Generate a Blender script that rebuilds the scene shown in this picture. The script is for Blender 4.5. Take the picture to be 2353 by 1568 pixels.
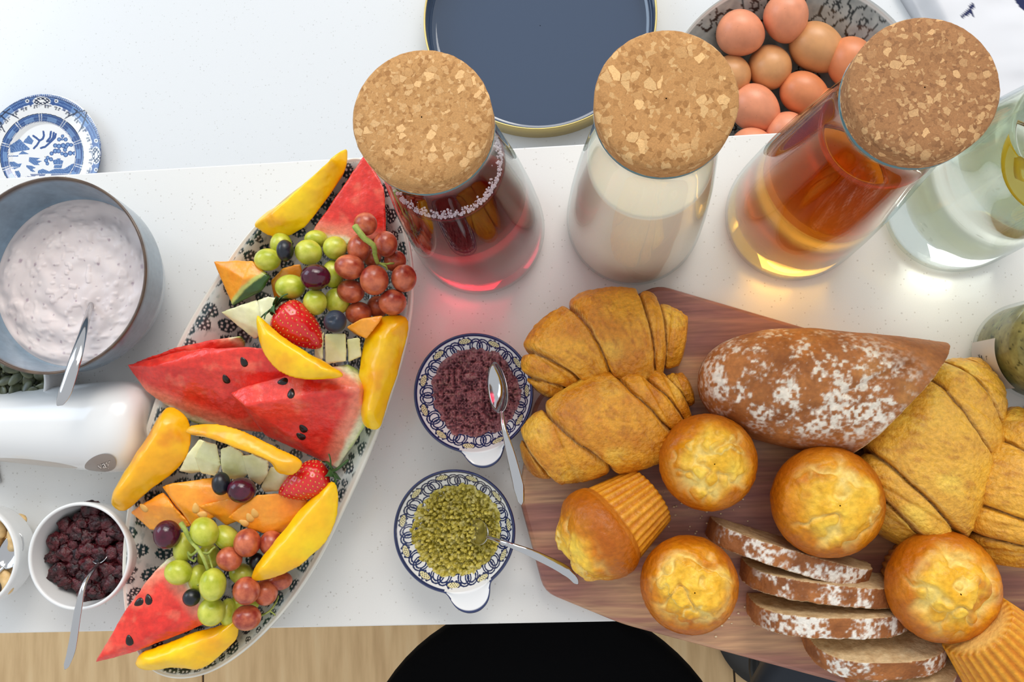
import bpy, bmesh, math, random
import numpy as np
from mathutils import Vector, Matrix, Euler
from mathutils.bvhtree import BVHTree

for _o in list(bpy.data.objects):
    bpy.data.objects.remove(_o)
scene = bpy.context.scene
COL = scene.collection

# ------------------------------------------------------------------ camera
W_PX, H_PX, F_PX = 2353.0, 1568.0, 2000.0
CAM_H = 0.73                                   # height of the lens above the bar top (z = 0)
_d = np.array([1328 - W_PX / 2, -(970 - H_PX / 2), -F_PX]); _d /= np.linalg.norm(_d)
_up = -_d
_x = np.array([23576.0, 1036.0, 2000.0]); _x -= _up * _x.dot(_up); _x /= np.linalg.norm(_x)
_y = np.cross(_up, _x)
CAM_R = np.array([_x, _y, _up])
cam_data = bpy.data.cameras.new('camera')
cam = bpy.data.objects.new('camera', cam_data); COL.objects.link(cam)
cam_data.sensor_width = 36.0
cam_data.lens = F_PX / W_PX * 36.0
cam_data.clip_start = 0.01
_m = Matrix([list(r) for r in CAM_R]).to_4x4(); _m.translation = (0, 0, CAM_H)
cam.matrix_world = _m
scene.camera = cam

# ------------------------------------------------------------------ light
scene.view_settings.view_transform = 'Standard'
scene.view_settings.look = 'None'
scene.view_settings.gamma = 1.0
scene.view_settings.use_curve_mapping = False
scene.view_settings.exposure = 0.0
scene.cycles.use_denoising = True
scene.cycles.max_bounces = 16
scene.cycles.transmission_bounces = 16
scene.cycles.transparent_max_bounces = 16
scene.cycles.sample_clamp_indirect = 6.0

world = bpy.data.worlds.new('daylight'); scene.world = world
world.use_nodes = True
_bg = world.node_tree.nodes['Background']
_bg.inputs[0].default_value = (0.93, 0.965, 1.0, 1)
_bg.inputs[1].default_value = 0.76

def area_light(name, loc, target, sx, sy, power, color):
    l = bpy.data.lights.new(name, 'AREA'); l.shape = 'RECTANGLE'; l.size = sx; l.size_y = sy
    l.energy = power; l.color = color
    o = bpy.data.objects.new(name, l); COL.objects.link(o); o.location = loc
    o.rotation_euler = (Vector(target) - Vector(loc)).to_track_quat('-Z', 'Y').to_euler()
    return o
area_light('window_light_back', (0.7, 3.5, 3.0), (0, 0.0, 0), 4.0, 2.2, 108, (1.0, 0.975, 0.93))
area_light('window_light_side', (-2.6, 1.6, 1.5), (-0.3, 0.2, 0), 1.6, 1.5, 26, (0.62, 0.80, 1.0))
_s = bpy.data.lights.new('sun', 'SUN'); _s.energy = 0.6; _s.angle = math.radians(22); _s.color = (1.0, 0.93, 0.82)
_so = bpy.data.objects.new('sun', _s); COL.objects.link(_so)
_so.rotation_euler = (Vector((0, 0, 0)) - Vector((0.38, 1.12, 1.30))).to_track_quat('-Z', 'Y').to_euler()

# ------------------------------------------------------------------ pixel <-> place
def ray(px, py):
    v = CAM_R @ np.array([px - W_PX / 2, -(py - H_PX / 2), -F_PX])
    return v / np.linalg.norm(v)
def P(px, py, z=0.0):
    r = ray(px, py); t = (z - CAM_H) / r[2]
    return np.array([r[0] * t, r[1] * t, z])
def P3(q):
    return P(q[0], q[1], q[2])
def proj(w):
    """world (N,3) -> photo pixels (N,2)"""
    c = (np.asarray(w) - np.array([0, 0, CAM_H])) @ CAM_R
    return np.stack([W_PX / 2 + F_PX * c[:, 0] / -c[:, 2], H_PX / 2 - F_PX * c[:, 1] / -c[:, 2]], 1)
def SPX(px, py, z):
    """metres per photo pixel at a place"""
    return float((P(px, py, z) - np.array([0, 0, CAM_H])) @ CAM_R @ np.array([0, 0, -1.0])) / F_PX
def M_PER_PX(z):
    return (CAM_H - z) / F_PX

# ------------------------------------------------------------------ numpy noise
def _hash(i, j, k, s):
    n = (i * 374761393 + j * 668265263 + k * 1274126177 + s * 974634777) & 0xffffffff
    n = ((n ^ (n >> 13)) * 1274126177) & 0xffffffff
    n = ((n ^ (n >> 16)) * 2246822519) & 0xffffffff
    return ((n ^ (n >> 15)) & 0xffffff) / float(0xffffff)
def vnoise(p, s=0):
    p = np.asarray(p, float)
    f = np.floor(p); i = f.astype(np.int64); t = p - f; t = t * t * t * (t * (t * 6 - 15) + 10)
    r = 0
    for a in (0, 1):
        wa = t[:, 0] if a else 1 - t[:, 0]
        for b in (0, 1):
            wb = t[:, 1] if b else 1 - t[:, 1]
            for c in (0, 1):
                wc = t[:, 2] if c else 1 - t[:, 2]
                r = r + wa * wb * wc * _hash(i[:, 0] + a, i[:, 1] + b, i[:, 2] + c, s)
    return r * 2 - 1
def fbm(p, s=0, o=4):
    r = 0; a = 1.0; n = 0
    for k in range(o):
        r = r + a * vnoise(p * (2.03 ** k), s + 17 * k); n += a; a *= 0.5
    return r / n
def smooth(e0, e1, x):
    t = np.clip((x - e0) / (e1 - e0), 0, 1); return t * t * (3 - 2 * t)
def mix(a, b, t):
    t = np.asarray(t)[..., None]; return np.asarray(a) * (1 - t) + np.asarray(b) * t
def lin(r, g, b):
    f = lambda c: (c / 255.0 / 12.92) if c / 255.0 <= 0.04045 else ((c / 255.0 + 0.055) / 1.055) ** 2.4
    return (f(r), f(g), f(b))

# ------------------------------------------------------------------ objects
def tag(o, label, cat, group=None, kind=None):
    if label: o['label'] = label
    if cat: o['category'] = cat
    if group: o['group'] = group
    if kind: o['kind'] = kind
    return o
def thing(name, label, cat, loc=(0, 0, 0), group=None):
    o = bpy.data.objects.new(name, None); COL.objects.link(o)
    o.location = Vector([float(c) for c in loc]); o.empty_display_size = 0.02
    return tag(o, label, cat, group)
def world_loc(o):
    l = Vector((0, 0, 0))
    while o is not None:
        l = l + o.location; o = o.parent
    return l
def make_mesh(name, verts, faces, mat, smooth_=True, cols=None, mats=None):
    me = bpy.data.meshes.new(name)
    me.from_pydata([tuple(map(float, v)) for v in verts], [], [tuple(map(int, f)) for f in faces])
    if isinstance(mat, (list, tuple)):
        for m in mat: me.materials.append(m)
    else:
        me.materials.append(mat)
    if mats is not None: me.polygons.foreach_set('material_index', np.asarray(mats, np.int32))
    if smooth_: me.polygons.foreach_set('use_smooth', np.ones(len(me.polygons), bool))
    if cols is not None:
        a = me.color_attributes.new('Col', 'FLOAT_COLOR', 'POINT')
        c = np.ones((len(verts), 4), np.float32); c[:, :3] = np.clip(cols, 0, 1)
        a.data.foreach_set('color', c.ravel())
    me.update()
    return me
def solid(name, verts, faces, mat, parent=None, loc=None, smooth_=True, cols=None, mats=None):
    """one mesh object from world-space vertices; its origin is loc (or the parent's place)"""
    verts = np.asarray(verts, float)
    base = np.array(world_loc(parent)) if parent is not None else np.array(loc if loc is not None else (verts[:, 0].mean(), verts[:, 1].mean(), verts[:, 2].min()))
    me = make_mesh(name, verts - base, faces, mat, smooth_, cols, mats)
    o = bpy.data.objects.new(name, me); COL.objects.link(o)
    if parent is not None: o.parent = parent
    else: o.location = Vector(base.tolist())
    return o
def place(name, me, loc, rot=(0, 0, 0), scale=(1, 1, 1), parent=None):
    """an object with shared mesh data"""
    o = bpy.data.objects.new(name, me); COL.objects.link(o)
    l = Vector([float(c) for c in loc])
    if parent is not None:
        o.parent = parent; l = l - world_loc(parent)
    o.location = l
    if isinstance(rot, Matrix): o.rotation_euler = rot.to_euler()
    else: o.rotation_euler = rot
    o.scale = scale if hasattr(scale, '__len__') else (scale,) * 3
    return o

def lathe(profile, n=64, closed=False, cap_start=False, cap_end=False):
    """profile [(r,z)] -> verts, faces about the z axis"""
    pr = np.asarray(profile, float); m = len(pr)
    a = np.linspace(0, 2 * np.pi, n, endpoint=False)
    v = np.stack([np.outer(pr[:, 0], np.cos(a)), np.outer(pr[:, 0], np.sin(a)), np.repeat(pr[:, 1][:, None], n, 1)], 2).reshape(-1, 3)
    f = []
    for i in range(m if closed else m - 1):
        i2 = (i + 1) % m
        for j in range(n):
            j2 = (j + 1) % n
            f.append((i * n + j, i * n + j2, i2 * n + j2, i2 * n + j))
    if cap_start: f.append(tuple(range(n))[::-1])
    if cap_end: f.append(tuple((m - 1) * n + j for j in range(n)))
    return v, f
def spline(pts, n, closed=False):
    """Catmull-Rom through pts"""
    p = np.asarray(pts, float); m = len(p)
    out = []
    ts = np.linspace(0, m if closed else m - 1, n, endpoint=not closed)
    for t in ts:
        i = int(min(math.floor(t), m - (1 if closed else 2))); u = t - i
        g = (lambda k: p[k % m]) if closed else (lambda k: p[k] if 0 <= k < m else (2 * p[0] - p[1] if k < 0 else 2 * p[-1] - p[-2]))
        a, b, c, d = g(i - 1), g(i), g(i + 1), g(i + 2)
        out.append(0.5 * ((2 * b) + (c - a) * u + (2 * a - 5 * b + 4 * c - d) * u * u + (3 * b - a - 3 * c + d) * u ** 3))
    return np.array(out)
def tube(path, radii, n=10, flat=1.0, up=(0, 0, 1)):
    """round tube along path; flat scales the cross-section's second axis"""
    p = np.asarray(path, float); m = len(p); radii = np.broadcast_to(np.asarray(radii, float), (m,))
    t = np.gradient(p, axis=0); t /= np.linalg.norm(t, axis=1)[:, None] + 1e-12
    u = np.asarray(up, float)
    s = np.cross(t, u); s /= np.linalg.norm(s, axis=1)[:, None] + 1e-9
    b = np.cross(s, t)
    a = np.linspace(0, 2 * np.pi, n, endpoint=False)
    v = p[:, None, :] + radii[:, None, None] * (np.cos(a)[None, :, None] * s[:, None, :] + flat * np.sin(a)[None, :, None] * b[:, None, :])
    f = [(i * n + j, i * n + (j + 1) % n, (i + 1) * n + (j + 1) % n, (i + 1) * n + j) for i in range(m - 1) for j in range(n)]
    f.append(tuple(range(n))[::-1]); f.append(tuple((m - 1) * n + j for j in range(n)))
    return v.reshape(-1, 3), f
def sphere_mesh(nu=24, nv=14):
    v = [(0, 0, -1)]
    for i in range(1, nv):
        ph = -np.pi / 2 + np.pi * i / nv
        for j in range(nu):
            a = 2 * np.pi * j / nu
            v.append((math.cos(ph) * math.cos(a), math.cos(ph) * math.sin(a), math.sin(ph)))
    v.append((0, 0, 1)); f = []
    for j in range(nu): f.append((0, 1 + (j + 1) % nu, 1 + j))
    for i in range(nv - 2):
        for j in range(nu):
            a = 1 + i * nu; b = a + nu
            f.append((a + j, a + (j + 1) % nu, b + (j + 1) % nu, b + j))
    l = len(v) - 1; a = 1 + (nv - 2) * nu
    for j in range(nu): f.append((a + j, a + (j + 1) % nu, l))
    return np.array(v), f
def box_vf(x0, x1, y0, y1, z0, z1):
    v = [(x, y, z) for x in (x0, x1) for y in (y0, y1) for z in (z0, z1)]
    f = [(0, 1, 3, 2), (4, 6, 7, 5), (0, 4, 5, 1), (2, 3, 7, 6), (0, 2, 6, 4), (1, 5, 7, 3)]
    return np.array(v), f
def bevelled(v, f, w, seg=2):
    bm = bmesh.new(); vs = [bm.verts.new(p) for p in v]
    for q in f: bm.faces.new([vs[i] for i in q])
    bmesh.ops.recalc_face_normals(bm, faces=bm.faces)
    bmesh.ops.bevel(bm, geom=list(bm.edges), offset=w, segments=seg, profile=0.5, affect='EDGES')
    bm.verts.index_update()
    V = np.array([q.co for q in bm.verts]); F = [[q.index for q in g.verts] for g in bm.faces]
    bm.free(); return V, F
def hull_vf(pts):
    bm = bmesh.new()
    for p in pts: bm.verts.new(p)
    r = bmesh.ops.convex_hull(bm, input=bm.verts)
    bmesh.ops.delete(bm, geom=list({g for g in r['geom_interior'] + r['geom_unused'] if isinstance(g, bmesh.types.BMVert)}), context='VERTS')
    bmesh.ops.recalc_face_normals(bm, faces=bm.faces)
    bm.verts.index_update()
    V = np.array([q.co for q in bm.verts]); F = [[q.index for q in g.verts] for g in bm.faces]
    bm.free(); return V, F
def remesh(V, F, voxel=0.0014, it=3):
    """even, slightly rounded skin over a closed shape"""
    me = bpy.data.meshes.new('tmp'); me.from_pydata([tuple(map(float, v)) for v in V], [], [tuple(f) for f in F])
    o = bpy.data.objects.new('tmp', me); COL.objects.link(o)
    m = o.modifiers.new('r', 'REMESH'); m.mode = 'VOXEL'; m.voxel_size = voxel
    if it:
        s = o.modifiers.new('s', 'SMOOTH'); s.iterations = it; s.factor = 0.5
    dg = bpy.context.evaluated_depsgraph_get(); ev = o.evaluated_get(dg); em = ev.to_mesh()
    n = len(em.vertices); co = np.empty(n * 3, np.float32); em.vertices.foreach_get('co', co)
    faces = [tuple(p.vertices) for p in em.polygons]
    ev.to_mesh_clear(); bpy.data.objects.remove(o); bpy.data.meshes.remove(me)
    return co.reshape(-1, 3).astype(float), faces
def normals(V, F):
    n = np.zeros_like(V)
    q = [f for f in F if len(f) == 4]; t = [f for f in F if len(f) == 3]
    for g in (q, t):
        if not g: continue
        g = np.array(g)
        a = V[g[:, 0]]; b = V[g[:, 1]]; c = V[g[:, 2]]
        k = np.cross(b - a, c - a) if g.shape[1] == 3 else np.cross(V[g[:, 2]] - a, V[g[:, 3]] - b)
        for i in range(g.shape[1]): np.add.at(n, g[:, i], k)
    return n / (np.linalg.norm(n, axis=1)[:, None] + 1e-12)
def bvh(V, F):
    return BVHTree.FromPolygons([tuple(v) for v in V], F)
def hit(tree, px, py):
    r = ray(px, py)
    loc, nor, i, d = tree.ray_cast(Vector((0, 0, CAM_H)), Vector(r.tolist()))
    return (None, None) if loc is None else (np.array(loc), np.array(nor))
def align(n, roll=0.0):
    """rotation that turns +Z to n"""
    return (Vector((0, 0, 1)).rotation_difference(Vector([float(c) for c in n])).to_matrix() @ Matrix.Rotation(roll, 3, 'Z')).to_4x4()
def poisson(x0, x1, y0, y1, r, seed, k=20000):
    rnd = random.Random(seed); pts = []; cell = {}
    for _ in range(k):
        x = rnd.uniform(x0, x1); y = rnd.uniform(y0, y1); c = (int(x / r), int(y / r)); ok = True
        for i in (-1, 0, 1):
            for j in (-1, 0, 1):
                for q in cell.get((c[0] + i, c[1] + j), ()):
                    if (q[0] - x) ** 2 + (q[1] - y) ** 2 < r * r: ok = False
        if ok: pts.append((x, y)); cell.setdefault(c, []).append((x, y))
    return np.array(pts)
def nearest(p, q):
    """index of and offset to the nearest q for every p (2-D)"""
    idx = np.empty(len(p), int)
    for a in range(0, len(p), 4000):
        d = ((p[a:a + 4000, None, :] - q[None]) ** 2).sum(2); idx[a:a + 4000] = d.argmin(1)
    return idx, p - q[idx]

# ------------------------------------------------------------------ materials
def node(nt, kind, **kw):
    n = nt.nodes.new(kind)
    for k, v in kw.items(): setattr(n, k, v)
    return n
def new_mat(name):
    m = bpy.data.materials.new(name); m.use_nodes = True
    nt = m.node_tree; b = nt.nodes['Principled BSDF']
    return m, nt, b
def setv(b, **kw):
    names = dict(base='Base Color', rough='Roughness', metal='Metallic', ior='IOR', trans='Transmission Weight', coat='Coat Weight', coat_rough='Coat Roughness', sss='Subsurface Weight', sssr='Subsurface Radius', ssss='Subsurface Scale', spec='Specular IOR Level', sheen='Sheen Weight')
    for k, v in kw.items():
        if k == 'base' and len(v) == 3: v = (*v, 1)
        b.inputs[names[k]].default_value = v
def ramp(nt, stops):
    r = nt.nodes.new('ShaderNodeValToRGB'); e = r.color_ramp.elements
    while len(e) < len(stops): e.new(0.5)
    for s, (p, c) in zip(e, stops): s.position = p; s.color = (*c, 1) if len(c) == 3 else c
    return r
def plain(name, base, rough=0.4, **kw):
    m, nt, b = new_mat(name); setv(b, base=base, rough=rough, **kw); return m
def add_bump(nt, b, scale, strength, dist=0.001, detail=4, kind='noise', vec=None):
    if kind == 'noise':
        t = node(nt, 'ShaderNodeTexNoise'); t.inputs['Scale'].default_value = scale; t.inputs['Detail'].default_value = detail; out = t.outputs['Fac']
    else:
        t = node(nt, 'ShaderNodeTexVoronoi'); t.inputs['Scale'].default_value = scale; out = t.outputs['Distance']
    c = node(nt, 'ShaderNodeTexCoord'); nt.links.new(vec or c.outputs['Object'], t.inputs['Vector'])
    bp = node(nt, 'ShaderNodeBump'); bp.inputs['Strength'].default_value = strength; bp.inputs['Distance'].default_value = dist
    nt.links.new(out, bp.inputs['Height']); nt.links.new(bp.outputs['Normal'], b.inputs['Normal'])
    return bp
def painted(name, rough=0.4, var=0.0, vscale=300, bump=None, **kw):
    """colour from the piece's own point colours, with fine noise on top"""
    m, nt, b = new_mat(name); setv(b, rough=rough, **kw)
    a = node(nt, 'ShaderNodeVertexColor'); a.layer_name = 'Col'
    out = a.outputs['Color']
    if var > 0:
        c = node(nt, 'ShaderNodeTexCoord'); n = node(nt, 'ShaderNodeTexNoise'); n.inputs['Scale'].default_value = vscale; n.inputs['Detail'].default_value = 5
        nt.links.new(c.outputs['Object'], n.inputs['Vector'])
        r = node(nt, 'ShaderNodeMapRange'); r.inputs[1].default_value = 0.3; r.inputs[2].default_value = 0.7; r.inputs[3].default_value = 1 - var; r.inputs[4].default_value = 1 + var
        nt.links.new(n.outputs['Fac'], r.inputs[0])
        x = node(nt, 'ShaderNodeMix', data_type='RGBA', blend_type='MULTIPLY'); x.inputs[0].default_value = 1.0
        nt.links.new(out, x.inputs[6]); nt.links.new(r.outputs[0], x.inputs[7]); out = x.outputs[2]
    nt.links.new(out, b.inputs['Base Color'])
    if bump: add_bump(nt, b, *bump)
    return m
# ------------------------------------------------------------------ the setting
BACK_Z = -0.20                                  # the kitchen worktop behind the bar
Y_FRONT = P(700, 1443, 0)[1]; Y_BACK = P(900, 357, 0)[1]

def quartz(name, base, fleck):
    m, nt, b = new_mat(name); setv(b, rough=0.22, coat=0.15)
    c = node(nt, 'ShaderNodeTexCoord')
    v1 = node(nt, 'ShaderNodeTexVoronoi'); v1.inputs['Scale'].default_value = 420
    v2 = node(nt, 'ShaderNodeTexVoronoi'); v2.inputs['Scale'].default_value = 250
    n = node(nt, 'ShaderNodeTexNoise'); n.inputs['Scale'].default_value = 900; n.inputs['Detail'].default_value = 3
    for t in (v1, v2, n): nt.links.new(c.outputs['Object'], t.inputs['Vector'])
    def spots(v, size, keep):
        a = node(nt, 'ShaderNodeMath', operation='LESS_THAN'); a.inputs[1].default_value = size
        nt.links.new(v.outputs['Distance'], a.inputs[0])
        s = node(nt, 'ShaderNodeSeparateColor'); nt.links.new(v.outputs['Color'], s.inputs[0])
        k = node(nt, 'ShaderNodeMath', operation='LESS_THAN'); k.inputs[1].default_value = keep
        nt.links.new(s.outputs[0], k.inputs[0])
        x = node(nt, 'ShaderNodeMath', operation='MULTIPLY'); nt.links.new(a.outputs[0], x.inputs[0]); nt.links.new(k.outputs[0], x.inputs[1])
        return x.outputs[0]
    r = ramp(nt, [(0.35, [q * 0.985 for q in base]), (0.65, base)]); nt.links.new(n.outputs['Fac'], r.inputs[0])
    col = r.outputs[0]
    for v, sz, kp, tint, amt in ((v1, 0.28, 0.10, fleck, 0.42), (v2, 0.2, 0.045, [q * 0.7 for q in fleck], 0.38)):
        x = node(nt, 'ShaderNodeMix', data_type='RGBA')
        k = node(nt, 'ShaderNodeMath', operation='MULTIPLY'); k.inputs[1].default_value = amt
        nt.links.new(spots(v, sz, kp), k.inputs[0]); nt.links.new(k.outputs[0], x.inputs[0])
        nt.links.new(col, x.inputs[6]); x.inputs[7].default_value = (*tint, 1); col = x.outputs[2]
    nt.links.new(col, b.inputs['Base Color'])
    return m
M_quartz = quartz('white_quartz', (0.80, 0.79, 0.765), (0.42, 0.38, 0.33))
M_quartz2 = quartz('worktop_quartz', (0.73, 0.745, 0.76), (0.5, 0.5, 0.48))
M_white_panel = plain('white_panel', (0.75, 0.75, 0.74), 0.5)

def wood_floor():
    m, nt, b = new_mat('floor_wood'); setv(b, rough=0.42)
    c = node(nt, 'ShaderNodeTexCoord'); mp = node(nt, 'ShaderNodeMapping'); mp.inputs['Scale'].default_value = (14, 1.6, 1)
    nt.links.new(c.outputs['Object'], mp.inputs[0])
    n = node(nt, 'ShaderNodeTexNoise'); n.inputs['Scale'].default_value = 3; n.inputs['Detail'].default_value = 7
    nt.links.new(mp.outputs[0], n.inputs['Vector'])
    r = ramp(nt, [(0.3, lin(206, 168, 118)), (0.55, lin(230, 194, 142)), (0.75, lin(238, 208, 160))]); nt.links.new(n.outputs['Fac'], r.inputs[0])
    nt.links.new(r.outputs[0], b.inputs['Base Color'])
    return m
FLOOR_Z = -1.02
M_floor = wood_floor(); M_joint = plain('floor_joint', lin(70, 58, 46), 0.8)
v, f = box_vf(-2.4, 2.4, -1.9, 1.6, FLOOR_Z - 0.02, FLOOR_Z - 0.004)
floor = tag(solid('floor', v, f, M_joint, loc=(0, 0, FLOOR_Z), smooth_=False), 'pale wood-look floor of wide boards', None, kind='structure')
xj = P(1061, 1480, FLOOR_Z)[0]; xk = P(466, 1560, FLOOR_Z)[0]; wb = abs(xj - xk)
v, f = bevelled(*box_vf(-wb / 2 + 0.002, wb / 2 - 0.002, -0.9, 0.9, -0.012, 0), 0.001, 1)
me_plank = make_mesh('floor_board', v, f, M_floor, False)
for i in range(-4, 5):
    for j in (-1, 0):
        if abs(xj + (i + 0.5) * wb) < 2.3:
            place('floor_board', me_plank, (xj + (i + 0.5) * wb, -0.95 + 1.802 * (j + 1) + (0.0), FLOOR_Z), parent=floor)

# raised breakfast bar
bar = thing('breakfast_bar', 'raised white speckled quartz breakfast bar holding the food', 'counter', (0, (Y_FRONT + Y_BACK) / 2, FLOOR_Z))
v, f = bevelled(*box_vf(-1.15, 1.35, Y_FRONT, Y_BACK, -0.03, 0), 0.0012, 2)
solid('bar_top', v, f, M_quartz, bar, smooth_=False)
yc = (Y_FRONT + Y_BACK) / 2
v, f = box_vf(-1.12, 1.32, yc - 0.09, yc - 0.03, FLOOR_Z, -0.03)
solid('support_panel', v, f, M_white_panel, bar, smooth_=False)
wt = thing('kitchen_worktop', 'lower white kitchen worktop behind the breakfast bar', 'worktop', (0, yc + 0.35, FLOOR_Z))
v, f = bevelled(*box_vf(-1.15, 1.35, yc - 0.03, yc + 0.70, BACK_Z - 0.03, BACK_Z), 0.0012, 2)
solid('worktop', v, f, M_quartz2, wt, smooth_=False)
v, f = box_vf(-1.12, 1.32, yc - 0.01, yc + 0.67, FLOOR_Z, BACK_Z - 0.03)
solid('cabinet_body', v, f, M_white_panel, wt, smooth_=False)

# bar stools in front of the bar
M_black = plain('black_leather', (0.002, 0.002, 0.0025), 0.7, spec=0.05)
M_navy = plain('dark_navy_leather', (0.012, 0.018, 0.03), 0.5)
M_blackmetal = plain('black_metal', (0.02, 0.02, 0.02), 0.4)
def stool(cx, cy, R, mat, label):
    zs = -0.30
    t = thing('bar_stool', label, 'stool', (cx, cy, FLOOR_Z), 'bar stools at the breakfast bar')
    v, f = lathe([(0.001, zs - 0.06), (R * 0.9, zs - 0.06), (R * 0.985, zs - 0.045), (R, zs - 0.02), (R * 0.985, zs - 0.006), (R * 0.93, zs), (R * 0.6, zs - 0.004), (0.001, zs - 0.008)], 72)
    solid('seat', v + np.array([cx, cy, 0]), f, mat, t)
    v, f = lathe([(0.001, FLOOR_Z), (0.12, FLOOR_Z), (0.12, FLOOR_Z + 0.008), (0.05, FLOOR_Z + 0.022), (0.03, FLOOR_Z + 0.03), (0.001, FLOOR_Z + 0.03)], 48)
    solid('base', v + np.array([cx, cy, 0]), f, M_blackmetal, t)
    v, f = lathe([(0.001, FLOOR_Z + 0.03), (0.028, FLOOR_Z + 0.03), (0.028, zs - 0.06), (0.001, zs - 0.06)], 24)
    solid('pole', v + np.array([cx, cy, 0]), f, M_blackmetal, t)
    a = np.linspace(0, 2 * np.pi, 41)
    v, f = tube(np.stack([cx + 0.10 * np.cos(a), cy + 0.10 * np.sin(a), 0 * a + FLOOR_Z + 0.28], 1), 0.009, 8)
    solid('footrest', v, f, M_blackmetal, t)
c = P(1252, 1850, -0.30); stool(c[0], c[1], 438 * M_PER_PX(-0.30), M_black, 'round black leather bar stool tucked under the bar front')
c = P(2130, 1790, -0.30); stool(c[0], c[1], 395 * M_PER_PX(-0.30), M_navy, 'dark navy bar stool mostly hidden below the wooden board')
# ------------------------------------------------------------------ things on the lower worktop
def ring_dish(profile, n, center, colour=None, jitter=None):
    """lathe with point colours worked out from world position"""
    v, f = lathe(profile, n)
    v = v + np.array([center[0], center[1], center[2]])
    return v, f, (colour(v) if colour else None)
def dense(profile, step):
    pr = np.asarray(profile, float); out = [pr[0]]
    for a, b in zip(pr[:-1], pr[1:]):
        k = max(1, int(np.linalg.norm(b - a) / step))
        for i in range(1, k + 1): out.append(a + (b - a) * i / k)
    return np.array(out)
def smooth_profile(pts, n):
    return spline(pts, n)

M_glaze = painted('glazed_print', 0.18, coat=0.6, coat_rough=0.05)
WHITE = np.array((0.80, 0.80, 0.80)); BLUE = np.array(lin(38, 76, 138)); NAVY = np.array(lin(18, 34, 66)); PALE = np.array(lin(120, 158, 205))

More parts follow.
